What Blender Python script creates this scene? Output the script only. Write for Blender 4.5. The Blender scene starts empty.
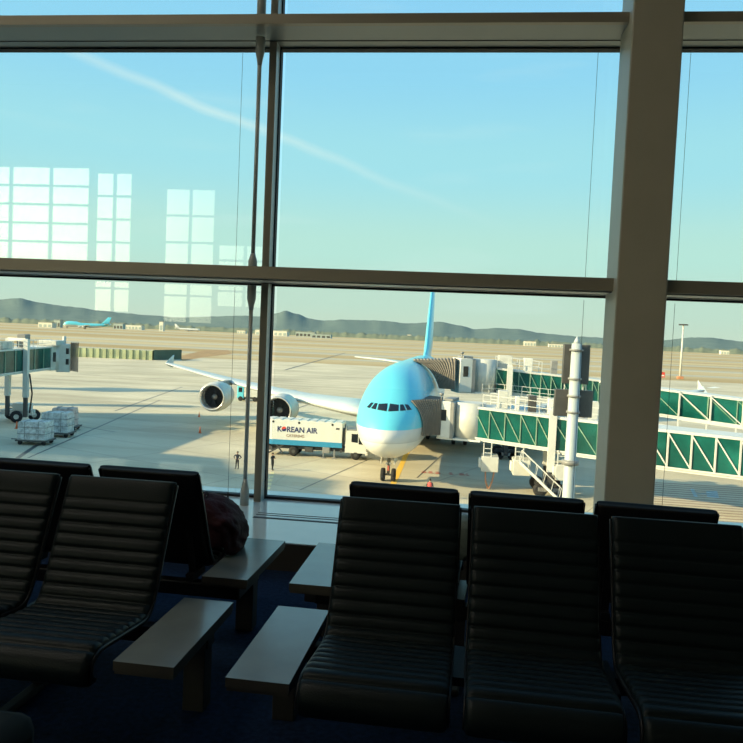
import bpy, bmesh, math, random
from mathutils import Vector, Matrix, noise
random.seed(7)
S = bpy.context.scene
FILL_GLOW = 14.0
COL = S.collection
PI = math.pi
G = -12.16                       # apron level below the lounge floor

# ------------------------------------------------------------------ materials
def lin(r, g, b):
    f = lambda c: (c/255/12.92) if c/255 <= .04045 else ((c/255+.055)/1.055)**2.4
    return (f(r), f(g), f(b), 1)

def mat(name, col, rough=.6, metal=0., spec=.5, bump=None, var=None, emit=None, coat=0.):
    m = bpy.data.materials.new(name); m.use_nodes = True
    nt = m.node_tree; b = nt.nodes['Principled BSDF']
    if len(col) == 3: col = (*col, 1)
    b.inputs['Base Color'].default_value = col
    b.inputs['Roughness'].default_value = rough
    b.inputs['Metallic'].default_value = metal
    b.inputs['Specular IOR Level'].default_value = spec
    b.inputs['Coat Weight'].default_value = coat
    tc = nt.nodes.new('ShaderNodeTexCoord')
    if var:
        sc, amt = var
        n = nt.nodes.new('ShaderNodeTexNoise'); n.inputs['Scale'].default_value = sc; n.inputs['Detail'].default_value = 6
        nt.links.new(tc.outputs['Object'], n.inputs['Vector'])
        r = nt.nodes.new('ShaderNodeValToRGB')
        r.color_ramp.elements[0].position = .3; r.color_ramp.elements[1].position = .7
        r.color_ramp.elements[0].color = tuple(max(0, c*(1-amt)) for c in col[:3])+(1,)
        r.color_ramp.elements[1].color = tuple(min(1, c*(1+amt)) for c in col[:3])+(1,)
        nt.links.new(n.outputs['Fac'], r.inputs['Fac']); nt.links.new(r.outputs['Color'], b.inputs['Base Color'])
    if bump:
        sc, st = bump
        n2 = nt.nodes.new('ShaderNodeTexNoise'); n2.inputs['Scale'].default_value = sc; n2.inputs['Detail'].default_value = 4
        nt.links.new(tc.outputs['Object'], n2.inputs['Vector'])
        bp = nt.nodes.new('ShaderNodeBump'); bp.inputs['Strength'].default_value = st; bp.inputs['Distance'].default_value = .01
        nt.links.new(n2.outputs['Fac'], bp.inputs['Height']); nt.links.new(bp.outputs['Normal'], b.inputs['Normal'])
    return m

def glass_mat(name, tint, ior=1.5, rough=0.):
    m = bpy.data.materials.new(name); m.use_nodes = True
    nt = m.node_tree; nt.nodes.clear()
    out = nt.nodes.new('ShaderNodeOutputMaterial'); mix = nt.nodes.new('ShaderNodeMixShader')
    tr = nt.nodes.new('ShaderNodeBsdfTransparent'); tr.inputs['Color'].default_value = (*tint, 1)
    gl = nt.nodes.new('ShaderNodeBsdfGlossy'); gl.inputs['Roughness'].default_value = rough
    # Schlick reflectance, the same from both sides of the pane
    lw = nt.nodes.new('ShaderNodeLayerWeight'); lw.inputs['Blend'].default_value = .5
    pw = nt.nodes.new('ShaderNodeMath'); pw.operation = 'POWER'; pw.inputs[1].default_value = 5
    ma = nt.nodes.new('ShaderNodeMath'); ma.operation = 'MULTIPLY_ADD'; f0 = ((ior-1)/(ior+1))**2; ma.inputs[1].default_value = 1-f0; ma.inputs[2].default_value = f0
    nt.links.new(lw.outputs['Facing'], pw.inputs[0]); nt.links.new(pw.outputs[0], ma.inputs[0]); nt.links.new(ma.outputs[0], mix.inputs[0]); nt.links.new(tr.outputs[0], mix.inputs[1]); nt.links.new(gl.outputs[0], mix.inputs[2])
    nt.links.new(mix.outputs[0], out.inputs['Surface'])
    return m

M = {}
M['carpet'] = mat('navy_carpet', (.010, .024, .062), .95, spec=.1, bump=(260, .6), var=(40, .35))
M['leather'] = mat('black_leather', (.0045, .0085, .0095), .42, spec=.17, bump=(160, .12))
M['shell'] = mat('black_plastic_shell', (.012, .012, .013), .5, spec=.3)
M['alu'] = mat('satin_aluminium', (.30, .32, .32), .35, metal=.85)
M['blackmetal'] = mat('dark_steel', (.015, .015, .016), .4, metal=.5)
M['table'] = mat('grey_laminate', (.17, .18, .165), .20, spec=.9, var=(9, .06))
M['table_edge'] = mat('laminate_edge', (.05, .045, .036), .5)
M['pedestal'] = mat('bronze_steel', (.035, .033, .028), .45)
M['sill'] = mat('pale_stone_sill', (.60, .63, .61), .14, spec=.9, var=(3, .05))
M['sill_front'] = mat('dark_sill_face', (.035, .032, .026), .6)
M['column'] = mat('beige_painted_steel', (.44, .40, .31), .45, var=(2.5, .05))
M['frame'] = mat('bronze_anodised_aluminium', (.28, .245, .19), .42, metal=.15)
M['frame_under'] = mat('grey_anodised_aluminium', (.24, .26, .25), .4, metal=.1)
M['gasket'] = mat('black_gasket', (.006, .006, .006), .7)
M['wallpaint'] = mat('beige_wall_paint', (.33, .30, .25), .8, var=(1.2, .06))
M['ceil'] = mat('ceiling_panel', (.40, .40, .38), .8)
M['glass'] = glass_mat('tinted_window_glass', (.965, .988, .975), 1.72)
M['maroon'] = mat('maroon_nylon', (.036, .011, .015), .75, spec=.15, bump=(30, .8), var=(12, .3))
M['palebag'] = mat('pale_green_grey_canvas', (.16, .20, .17), .7, bump=(60, .5))
M['suitcase'] = mat('grey_ribbed_plastic', (.008, .0095, .0095), .8, spec=.12)
# outside
M['kblue'] = mat('light_blue_paint', (.12, .55, .66), .30, coat=.3)
M['white'] = mat('white_paint', (.62, .62, .57), .42, var=(.8, .05))
M['offwhite'] = mat('weathered_white_paint', (.53, .53, .48), .5, var=(1.2, .10))
M['wing'] = mat('light_grey_wing_paint', (.50, .54, .53), .35, var=(.5, .05))
M['silver'] = mat('brushed_silver', (.62, .60, .56), .25, metal=.6)
M['black'] = mat('black_rubber', (.012, .012, .012), .8)
M['darkglass'] = mat('dark_glass', (.012, .014, .016), .08, spec=.6)
M['darkgrey'] = mat('dark_grey_metal', (.05, .05, .048), .55, var=(1., .2))
M['midgrey'] = mat('grey_metal', (.22, .22, .21), .5, var=(1.5, .12))
M['greenglass'] = mat('green_tinted_panel', (.008, .092, .074), .12, spec=.35, var=(.35, .5))
M['greenlight'] = mat('pale_green_panel', (.24, .38, .27), .25, var=(.4, .25))
M['bellows'] = mat('grey_brown_canvas', (.21, .185, .155), .9, var=(2., .12))
M['orange'] = mat('orange_plastic', (.75, .16, .04), .6)
M['red'] = mat('red_paint', (.55, .05, .03), .6)
M['hose'] = mat('faded_orange_hose', (.45, .20, .10), .7)
M['yellow'] = mat('yellow_road_paint', (.75, .46, .06), .7, var=(3, .2))
M['paleyellow'] = mat('worn_yellow_road_paint', (.62, .52, .25), .7, var=(3, .25))
M['whitepaint'] = mat('white_road_paint', (.72, .74, .68), .7, var=(3, .15))
M['bluepaint'] = mat('pale_blue_road_paint', (.48, .60, .60), .7, var=(3, .15))
M['redpaint'] = mat('faded_red_road_paint', (.42, .10, .07), .8, var=(3, .3))
M['brownpaint'] = mat('brown_hatch_paint', (.30, .215, .15), .85, var=(3, .2))
M['stripeblue'] = mat('teal_blue_stripe_paint', (.03, .24, .42), .4)
M['rod'] = mat('grey_painted_rod', (.42, .44, .42), .4, metal=.1)
M['mullion_side'] = mat('skylit_grey_mullion', (.50, .53, .52), .4)  # paler than the front face: sky light on the side is in the colour
M['mast'] = mat('shade_tinted_mast_paint', (.40, .45, .45), .45)  # white mast, with bluish shade put into its colour
M['navy'] = mat('navy_lettering', (.012, .02, .10), .5)
M['wrap'] = mat('plastic_wrap_over_cargo', (.50, .53, .52), .30, bump=(5, 1.), var=(3., .4))
M['wrap2'] = mat('pink_grey_wrapped_cargo', (.50, .40, .37), .35, bump=(5, 1.), var=(2.6, .35))
M['cloth_navy'] = mat('navy_uniform', (.012, .016, .028), .85)
M['cloth_black'] = mat('black_trousers', (.012, .012, .014), .85)
M['skin'] = mat('skin', (.45, .27, .18), .6)
M['hair'] = mat('black_hair', (.01, .009, .008), .6)
M['vest'] = mat('red_work_vest', (.55, .08, .07), .8)
M['fence'] = mat('green_barrier_panel', (.42, .45, .26), .8, var=(.25, .2))
M['fence_dark'] = mat('shaded_barrier_and_post_green', (.07, .11, .075), .8, var=(.25, .2))  # darker barrier green; shade on the end panel is put into it
M['dirt'] = mat('ochre_dirt', (.32, .20, .085), .95, var=(.3, .3))
M['hangar'] = mat('pale_hangar_cladding', (.62, .60, .50), .7)
M['hangar_grey'] = mat('grey_hangar_cladding', (.30, .36, .33), .7)
M['terminal'] = mat('terminal_cladding', (.45, .45, .43), .6)

def apron_mat():
    m = mat('concrete_apron', (.46, .42, .32), .75, spec=.25)
    nt = m.node_tree; b = nt.nodes['Principled BSDF']
    tc = nt.nodes.new('ShaderNodeTexCoord')
    mp = nt.nodes.new('ShaderNodeMapping'); mp.inputs['Scale'].default_value = (1, 1, 1); mp.inputs['Rotation'].default_value = (0, 0, math.radians(24))
    nt.links.new(tc.outputs['Object'], mp.inputs['Vector'])
    br = nt.nodes.new('ShaderNodeTexBrick'); br.offset = 0
    br.inputs['Color1'].default_value = (.60, .54, .395, 1); br.inputs['Color2'].default_value = (.54, .485, .355, 1)
    br.inputs['Mortar'].default_value = (.33, .295, .23, 1)
    br.inputs['Scale'].default_value = 1; br.inputs['Mortar Size'].default_value = .07; br.inputs['Mortar Smooth'].default_value = .4
    br.inputs['Brick Width'].default_value = 15.0; br.inputs['Row Height'].default_value = 7.5
    nt.links.new(mp.outputs[0], br.inputs['Vector'])
    n = nt.nodes.new('ShaderNodeTexNoise'); n.inputs['Scale'].default_value = .06; n.inputs['Detail'].default_value = 8
    nt.links.new(tc.outputs['Object'], n.inputs['Vector'])
    mp2 = nt.nodes.new('ShaderNodeMapping'); mp2.inputs['Scale'].default_value = (.012, .16, 1); mp2.inputs['Rotation'].default_value = (0, 0, math.radians(-4))
    nt.links.new(tc.outputs['Object'], mp2.inputs['Vector'])
    n2 = nt.nodes.new('ShaderNodeTexNoise'); n2.inputs['Scale'].default_value = 1; n2.inputs['Detail'].default_value = 7
    nt.links.new(mp2.outputs[0], n2.inputs['Vector'])
    r = nt.nodes.new('ShaderNodeValToRGB'); r.color_ramp.elements[0].position = .32; r.color_ramp.elements[0].color = (.80, .79, .77, 1)
    r.color_ramp.elements[1].position = .62; r.color_ramp.elements[1].color = (1.05, 1.03, 1.0, 1)
    nt.links.new(n.outputs['Fac'], r.inputs['Fac'])
    r2 = nt.nodes.new('ShaderNodeValToRGB'); r2.color_ramp.elements[0].position = .36; r2.color_ramp.elements[0].color = (.80, .79, .77, 1)
    r2.color_ramp.elements[1].position = .52; r2.color_ramp.elements[1].color = (1, 1, 1, 1)
    nt.links.new(n2.outputs['Fac'], r2.inputs['Fac'])
    mx = nt.nodes.new('ShaderNodeMix'); mx.data_type = 'RGBA'; mx.blend_type = 'MULTIPLY'; mx.inputs[0].default_value = 1
    nt.links.new(br.outputs['Color'], mx.inputs[6]); nt.links.new(r.outputs['Color'], mx.inputs[7])
    mx2 = nt.nodes.new('ShaderNodeMix'); mx2.data_type = 'RGBA'; mx2.blend_type = 'MULTIPLY'; mx2.inputs[0].default_value = 1
    nt.links.new(mx.outputs[2], mx2.inputs[6]); nt.links.new(r2.outputs['Color'], mx2.inputs[7])
    nt.links.new(mx2.outputs[2], b.inputs['Base Color'])
    return m
M['apron'] = apron_mat()

def band_mat(name, c1, c2, sy=.012, sx=.0012):
    m = mat(name, c1, .95, spec=.1); nt = m.node_tree; b = nt.nodes['Principled BSDF']
    tc = nt.nodes.new('ShaderNodeTexCoord'); mp = nt.nodes.new('ShaderNodeMapping'); mp.inputs['Scale'].default_value = (sx, sy, 1)
    n = nt.nodes.new('ShaderNodeTexNoise'); n.inputs['Scale'].default_value = 1; n.inputs['Detail'].default_value = 6
    r = nt.nodes.new('ShaderNodeValToRGB'); r.color_ramp.elements[0].position = .35; r.color_ramp.elements[1].position = .62
    r.color_ramp.elements[0].color = (*c1, 1); r.color_ramp.elements[1].color = (*c2, 1)
    nt.links.new(tc.outputs['Object'], mp.inputs['Vector']); nt.links.new(mp.outputs[0], n.inputs['Vector'])
    nt.links.new(n.outputs['Fac'], r.inputs['Fac']); nt.links.new(r.outputs['Color'], b.inputs['Base Color'])
    return m
M['grass'] = band_mat('dry_grass', (.37, .27, .13), (.50, .41, .25))
M['taxi'] = band_mat('taxiway_concrete', (.36, .345, .27), (.45, .42, .32), .03, .002)
M['hill'] = band_mat('hazy_wooded_hill', (.105, .155, .145), (.155, .205, .185), .02, .02)  # distance haze is mixed into the hill colour
M['treeline'] = band_mat('hazy_tree_line', (.13, .165, .125), (.19, .215, .16), .05, .05)

# ------------------------------------------------------------------ mesh helpers
class MB:
    def __init__(s): s.bm = bmesh.new(); s.mi = 0
    def _tag(s, faces, mi=None, smooth=False):
        for f in faces: f.material_index = s.mi if mi is None else mi; f.smooth = smooth
    def box(s, x0, x1, y0, y1, z0, z1, bev=0, mi=None, M4=None):
        vs = [s.bm.verts.new((x, y, z)) for z in (z0, z1) for y in (y0, y1) for x in (x0, x1)]
        idx = [(0, 2, 3, 1), (4, 5, 7, 6), (0, 1, 5, 4), (2, 6, 7, 3), (0, 4, 6, 2), (1, 3, 7, 5)]
        fs = [s.bm.faces.new([vs[i] for i in q]) for q in idx]
        s._tag(fs, mi)
        if bev:
            es = list({e for f in fs for e in f.edges})
            r = bmesh.ops.bevel(s.bm, geom=es, offset=bev, segments=2, profile=.5, affect='EDGES')
            s._tag(r['faces'], mi, True)
            vs = list({v for f in r['faces'] for v in f.verts} | {v for v in vs if v.is_valid})
        if M4 is not None: bmesh.ops.transform(s.bm, matrix=M4, verts=[v for v in vs if v.is_valid])
        return s
    def bar(s, p, q, w, h=None, mi=None):
        p, q = Vector(p), Vector(q); h = h or w; d = q-p; L = d.length
        if L < 1e-6: return s
        d.normalize(); up = Vector((0, 0, 1)) if abs(d.z) < .95 else Vector((0, 1, 0))
        r = d.cross(up).normalized(); u = r.cross(d)
        vs = [s.bm.verts.new(c + r*a*w/2 + u*b*h/2) for c in (p, q) for a, b in ((-1, -1), (1, -1), (1, 1), (-1, 1))]
        fs = [s.bm.faces.new([vs[i] for i in f]) for f in ((3, 2, 1, 0), (4, 5, 6, 7), (0, 1, 5, 4), (1, 2, 6, 5), (2, 3, 7, 6), (3, 0, 4, 7))]
        s._tag(fs, mi); return s
    def tube(s, pts, rads, n=12, mi=None, caps=True, smooth=True):
        pts = [Vector(p) for p in pts]
        if not hasattr(rads, '__len__'): rads = [rads]*len(pts)
        rings = []; ref = None
        for i, p in enumerate(pts):
            a = pts[max(0, i-1)]; b = pts[min(len(pts)-1, i+1)]; d = b-a
            if d.length < 1e-9: d = Vector((0, 0, 1))
            d.normalize()
            if ref is None or abs(ref.dot(d)) > .98: ref = Vector((1, 0, 0)) if abs(d.x) < .9 else Vector((0, 1, 0))
            r = (ref - d*ref.dot(d)).normalized(); u = d.cross(r); ref = r
            rings.append([s.bm.verts.new(p + (r*math.cos(2*PI*k/n)+u*math.sin(2*PI*k/n))*rads[i]) for k in range(n)])
        s.loft(rings, mi, smooth, caps); return s
    def loft(s, rings, mi=None, smooth=True, caps=True, closed=True):
        for a, b in zip(rings, rings[1:]):
            n = len(a)
            for k in range(n if closed else n-1):
                f = s.bm.faces.new((a[k], a[(k+1) % n], b[(k+1) % n], b[k])); s._tag([f], mi, smooth)
        if caps:
            for rg, rev in ((rings[0], True), (rings[-1], False)):
                f = s.bm.faces.new(rg[::-1] if rev else rg); s._tag([f], mi, False)
        return s
    def ring(s, pts): return [s.bm.verts.new(p) for p in pts]
    def lathe(s, prof, axis, org, n=28, mi=None, caps=True):
        # prof: list of (t along axis, radius)
        axis = Vector(axis).normalized(); org = Vector(org)
        a = Vector((0, 0, 1)) if abs(axis.z) < .9 else Vector((1, 0, 0)); r = axis.cross(a).normalized(); u = axis.cross(r)
        rings = [[s.bm.verts.new(org+axis*t+(r*math.cos(2*PI*k/n)+u*math.sin(2*PI*k/n))*max(rad, .001)) for k in range(n)] for t, rad in prof]
        s.loft(rings, mi, True, caps); return s
    def prism(s, poly, z0, z1, mi=None):
        lo = [s.bm.verts.new((x, y, z0)) for x, y in poly]; hi = [s.bm.verts.new((x, y, z1)) for x, y in poly]
        n = len(poly); fs = [s.bm.faces.new(lo[::-1]), s.bm.faces.new(hi)]
        fs += [s.bm.faces.new((lo[i], lo[(i+1) % n], hi[(i+1) % n], hi[i])) for i in range(n)]
        s._tag(fs, mi); return s
    def build(s, name, mats, parent=None, fixn=True, loc=None):
        if fixn: bmesh.ops.recalc_face_normals(s.bm, faces=s.bm.faces)
        me = bpy.data.meshes.new(name); s.bm.to_mesh(me); s.bm.free()
        for m in (mats if isinstance(mats, (list, tuple)) else [mats]): me.materials.append(m)
        o = bpy.data.objects.new(name, me); COL.objects.link(o)
        if parent is not None: o.parent = parent
        if loc is not None: o.location = loc
        return o

def tag(o, label=None, cat=None, group=None, kind=None):
    if label: o['label'] = label
    if cat: o['category'] = cat
    if group: o['group'] = group
    if kind: o['kind'] = kind
    return o
def thing(name, label, cat, loc=(0, 0, 0), rz=0, group=None):
    o = bpy.data.objects.new(name, None); o.empty_display_size = .2; COL.objects.link(o)
    o.location = loc; o.rotation_euler = (0, 0, rz)
    return tag(o, label, cat, group)
def struct(name, mb, m, parent=None):
    o = mb.build(name, m, parent)
    if parent is None: o['kind'] = 'structure'
    return o
def copy_tree(o, parent=None):
    c = o.copy(); COL.objects.link(c)
    if parent is not None: c.parent = parent
    for ch in list(o.children): copy_tree(ch, c)
    return c

# ------------------------------------------------------------------ the lounge shell
FY, RY, LX, RX, CZ = 6.2, -10.0, -18.0, 6.0, 9.0
b = MB(); b.box(LX, RX, RY, 4.92, -.12, 0); struct('floor', b, M['carpet'])
b = MB(); b.box(LX-.3, RX+.3, RY-.3, FY+.3, CZ, CZ+.3); struct('ceiling', b, M['ceil'])
b = MB(); b.box(RX, RX+.3, RY-.3, FY+.3, -.12, CZ); struct('wall_right', b, M['wallpaint'])
b = MB(); b.box(LX-.3, LX, RY-.3, FY+.3, -.12, CZ); struct('wall_left', b, M['wallpaint'])

def wall_with_holes(name, x0, x1, z0, z1, y0, y1, holes, m):
    xs = sorted({x0, x1, *[h[0] for h in holes], *[h[1] for h in holes]}); zs = sorted({z0, z1, *[h[2] for h in holes], *[h[3] for h in holes]})
    mb = MB()
    for xa, xb in zip(xs, xs[1:]):
        run = None
        for za, zb in zip(zs, zs[1:]):
            cx, cz = (xa+xb)/2, (za+zb)/2
            if any(h[0] < cx < h[1] and h[2] < cz < h[3] for h in holes): continue
            mb.box(xa, xb, y0, y1, za, zb)
    return struct(name, mb, m)
holes = [(-17.2, -11.75, 2.95, 6.5), (-11.6, -10.35, 2.0, 6.35), (-9.3, -7.65, 1.75, 5.9), (-7.55, -5.8, 2.3, 4.2)]
wall_with_holes('wall_back', LX, RX, -.12, CZ, RY-.3, RY, holes, M['wallpaint'])
wn = 0
def pane(x0, x1, y, z0, z1, bars=None):
    """a window: the pane with its glazing bars as children"""
    global wn
    wn += 1
    mb = MB(); mb.box(x0, x1, y, y+.016, z0, z1)
    o = struct('window_%d' % wn, mb, M['glass'])
    if bars:
        bx, bz = bars; mb = MB()
        for k in range(1, bx): xx = x0+(x1-x0)*k/bx; mb.box(xx-.035, xx+.035, y-.05, y+.06, z0, z1)
        for k in range(1, bz): zz = z0+(z1-z0)*k/bz; mb.box(x0, x1, y-.05, y+.06, zz-.03, zz+.03)
        mb.build('glazing_bars', M['frame_under'], o)
    return o
for h, br in zip(holes, [(4, 6), (2, 6), (2, 5), (2, 4)]): pane(h[0], h[1], RY-.2, h[2], h[3], br)

# raised sill, its dark face and the floor groove in it
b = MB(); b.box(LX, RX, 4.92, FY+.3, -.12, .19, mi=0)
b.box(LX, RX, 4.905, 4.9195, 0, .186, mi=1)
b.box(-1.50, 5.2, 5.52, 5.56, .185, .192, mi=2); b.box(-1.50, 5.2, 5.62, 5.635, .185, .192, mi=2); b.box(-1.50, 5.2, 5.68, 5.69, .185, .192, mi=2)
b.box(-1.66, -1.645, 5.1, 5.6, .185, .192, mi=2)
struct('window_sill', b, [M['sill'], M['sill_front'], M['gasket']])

# window wall: mullions, deep transoms, panes
MX = [-1.635+3.04*k for k in range(-5, 3)]
MX = [-16.8, -13.8, -10.75, -7.7, -4.67, -1.585, 1.40, 4.4]
tn = 0
for x in MX:
    tn += 1
    mb = MB(); mb.box(x-.055, x+.004, 6.05, 6.0595, .19, CZ, mi=0); mb.box(x-.055, x+.004, 6.06, FY+.04, .19, CZ, mi=1); mb.box(x+.004, x+.014, 6.17, FY+.04, .19, CZ, mi=2)
    mb.box(x-.062, x-.055, 6.17, FY+.05, .19, CZ, mi=2)
    struct('trim_%d' % tn, mb, [M['frame'], M['mullion_side'], M['gasket']])
def transom(z0, z1, lip):
    global tn
    tn += 1
    mb = MB(); mb.box(LX, RX, 5.75, FY-.03, z0, z1, mi=1)
    mb.box(LX, RX, 5.70, 5.7495, z0+lip, z1+.008, mi=0)
    mb.box(LX, RX, 6.03, 6.038, z0-.004, z0, mi=2); mb.box(LX, RX, FY-.03, FY+.05, z0-.014, z1+.015, mi=2)
    struct('trim_%d' % tn, mb, [M['frame'], M['frame_under'], M['gasket']])
transom(2.022, 2.120, .012); transom(3.983, 4.048, .0); transom(6.6, 6.75, .0)
tn += 1
mb = MB(); mb.box(LX, RX, FY-.02, FY+.05, .19, .21); struct('trim_%d' % tn, mb, M['gasket'])
xs = [LX]+MX+[RX]
for xa, xb in zip(xs, xs[1:]):
    for za, zb in ((.2, 2.015), (2.125, 3.975), (4.055, 6.6), (6.75, CZ)): pane(xa+.04, xb-.04, FY+.02, za, zb)

b = MB(); b.box(1.124, 1.479, 5.58, 5.99, .19, CZ, bev=.012); struct('column', b, M['column'])

for k, (x, y) in enumerate(((-13, -2.6), (-9.5, -2.6), (-6, -2.6), (-11, 1.2), (-7.5, 1.2), (-4, 1.2))):  # unseen glowing panels added to brighten the dark lounge
    t = thing('fill_light_panel', 'square warm fill light panel added above the lounge, in the %s row' % ('rear' if y < 0 else 'front'), 'fill light', (x, y, CZ), 0, 'added fill light panels, %s row' % ('rear' if y < 0 else 'front'))
    if not k: fillm = mat('warm_fill_glow', (.9, .85, .7)); fillm.node_tree.nodes['Principled BSDF'].inputs['Emission Color'].default_value = (1, .94, .76, 1); fillm.node_tree.nodes['Principled BSDF'].inputs['Emission Strength'].default_value = FILL_GLOW
    mb = MB(); mb.box(-.6, .6, -.6, .6, -.05, -.012); mb.build('diffuser', fillm, t)
    mb = MB()
    for q in ((-.66, -.6, -.66, .66), (.6, .66, -.66, .66), (-.6, .6, -.66, -.6), (-.6, .6, .6, .66)): mb.box(*q, -.07, -.001)
    mb.build('frame', M['frame_under'], t)

# tension rod with its sockets
rod = thing('tension_rod', 'slim vertical steel rod with end sockets in front of the window mullion', 'rod', (-1.678, 5.905, .19))
def seg(z0, z1):
    mb = MB(); mb.tube([(0, 0, z0), (0, 0, z1)], .0165, 14); mb.build('rod_segment', M['rod'], rod)
def sock(z0, z1):
    mb = MB(); up = z1 > z0
    mb.tube([(0, 0, z0), (0, 0, z0+(z1-z0)*.55), (0, 0, z0+(z1-z0)*.8), (0, 0, z1)], [.036, .036, .024, .018], 16); mb.build('socket', M['rod'], rod)
seg(.14, 1.70); sock(.0, .22); sock(1.803, 1.60); seg(2.05, 3.65); sock(1.925, 2.06); sock(3.770, 3.55); seg(4.2, 6.3); sock(3.89, 4.25); sock(6.405, 6.2)
for px, lab in ((-1.885, 'hair thin vertical cable left of the tension rod'), (.985, 'hair thin vertical cable just left of the beige column'), (1.685, 'hair thin vertical cable just right of the beige column')):
    t = thing('blind_cable', lab, 'cable', (px, 6.12, .19), 0, 'thin cables in front of the glass')
    mb = MB(); mb.tube([(0, 0, .0), (0, 0, 1.79)], .0016, 6); mb.tube([(0, 0, 1.93), (0, 0, 3.75)], .0016, 6); mb.build('cable', M['gasket'], t)
    mb = MB(); mb.tube([(0, 0, 0), (0, 0, .035), (0, 0, .05)], [.008, .008, .003], 8); mb.build('floor_anchor', M['blackmetal'], t)

# ------------------------------------------------------------------ tandem seating
PROF = [(.030, .335), (.006, .355), (.0, .385), (.012, .415), (.045, .436), (.10, .440), (.25, .424), (.40, .408), (.455, .408), (.50, .428), (.535, .475), (.575, .553), (.64, .698), (.70, .830), (.745, .926)]
def catmull(P, n):
    out = []
    for i in range(len(P)-1):
        p0, p1, p2, p3 = P[max(i-1, 0)], P[i], P[i+1], P[min(i+2, len(P)-1)]
        for k in range(n):
            t = k/n
            out.append(tuple(.5*((2*p1[a])+(-p0[a]+p2[a])*t+(2*p0[a]-5*p1[a]+4*p2[a]-p3[a])*t*t+(-p0[a]+3*p1[a]-3*p2[a]+p3[a])*t**3) for a in (0, 1)))
    out.append(P[-1]); return out
def resample(P, step):
    L = [0]
    for a, c in zip(P, P[1:]): L.append(L[-1]+math.dist(a, c))
    n = int(L[-1]/step); out = []; j = 0
    for i in range(n+1):
        t = L[-1]*i/n
        while j < len(L)-2 and L[j+1] < t: j += 1
        u = (t-L[j])/max(1e-9, L[j+1]-L[j]); out.append((P[j][0]+(P[j+1][0]-P[j][0])*u, P[j][1]+(P[j+1][1]-P[j][1])*u))
    return out, L[-1]
CURVE, CL = resample(catmull(PROF, 12), .0052)
def normal2(i):
    a = CURVE[max(0, i-1)]; c = CURVE[min(len(CURVE)-1, i+1)]; d = Vector((c[0]-a[0], c[1]-a[1])).normalized()
    return Vector((-d.y, d.x))        # towards the sitter
SW = .51
def rib(s):
    """pillow height of the quilting at arc length s"""
    if s < .125: return .016*math.sqrt(max(0, 1-((s-.0625)/.0625)**2))**.6 + .012
    if s > CL-.105: return .012+.016*math.sqrt(max(0, 1-((s-(CL-.0525))/.0525)**2))**.5
    n = round((CL-.105-.125)/.0545); w = (CL-.105-.125)/n; u = ((s-.125) % w)/w
    return .008+.020*math.sqrt(max(0, 1-(2*u-1)**2))**.8
def pad_mesh():
    mb = MB(); rings = []; xs = [-1, -.985, -.955, -.90, -.6, -.2, .2, .6, .90, .955, .985, 1]
    for i, (y, z) in enumerate(CURVE):
        s = CL*i/(len(CURVE)-1); nn = normal2(i); h = rib(s); pts = []
        for x in xs:
            e = math.sqrt(max(0, 1-max(0, (abs(x)-.90)/.10)**2)); hh = h*(.30+.70*e)
            pts.append((x*SW/2, y+nn.x*hh, z+nn.y*hh))
        for x in xs[::-1]: pts.append((x*SW/2, y-nn.x*.002, z-nn.y*.002))
        rings.append(mb.ring(pts))
    return mb.loft(rings, caps=True)
def shell_mesh():
    mb = MB(); rings = []
    for i in range(2, len(CURVE), 3):
        y, z = CURVE[i]; nn = normal2(i); e = .006+.012*math.sin(PI*i/len(CURVE))
        w = SW/2-.006
        rings.append(mb.ring([(-w, y-nn.x*.003, z-nn.y*.003), (w, y-nn.x*.003, z-nn.y*.003), (w, y-nn.x*.012, z-nn.y*.012), (w*.9, y-nn.x*(.012+e), z-nn.y*(.012+e)), (-w*.9, y-nn.x*(.012+e), z-nn.y*(.012+e)), (-w, y-nn.x*.012, z-nn.y*.012)]))
    return mb.loft(rings)
def side_mesh(sx):
    mb = MB(); rings = []
    for i in range(0, len(CURVE), 3):
        y, z = CURVE[i]; nn = normal2(i); x0, x1 = sx*(SW/2+.0005), sx*(SW/2+.0075)
        rings.append(mb.ring([(x0, y+nn.x*.006, z+nn.y*.006), (x1, y+nn.x*.003, z+nn.y*.003), (x1, y-nn.x*.012, z-nn.y*.012), (x0, y-nn.x*.015, z-nn.y*.015)]))
    return mb.loft(rings)
BY, BZ = .575, .30                  # the beam under the seats, local
def make_seat():
    sh = shell_mesh().build('seat', M['shell'])
    pad_mesh().build('ribbed_pad', M['leather'], sh)
    for sx in (-1, 1): side_mesh(sx).build('side_frame', M['blackmetal'], sh)
    for sx in (-.17, .17):
        mb = MB(); mb.box(sx-.02, sx+.02, BY-.14, BY+.03, BZ+.037, BZ+.075)
        mb.bar((sx, BY-.02, BZ+.06), (sx, .655, .72), .035, .012)
        mb.build('bracket', M['shell'], sh)
    return sh
seat0 = make_seat()
first = [True]
def about(c, deg):
    return Matrix.Translation((c[0], c[1], 0)) @ Matrix.Rotation(math.radians(deg), 4, 'Z') @ Matrix.Translation((-c[0], -c[1], 0))
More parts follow.
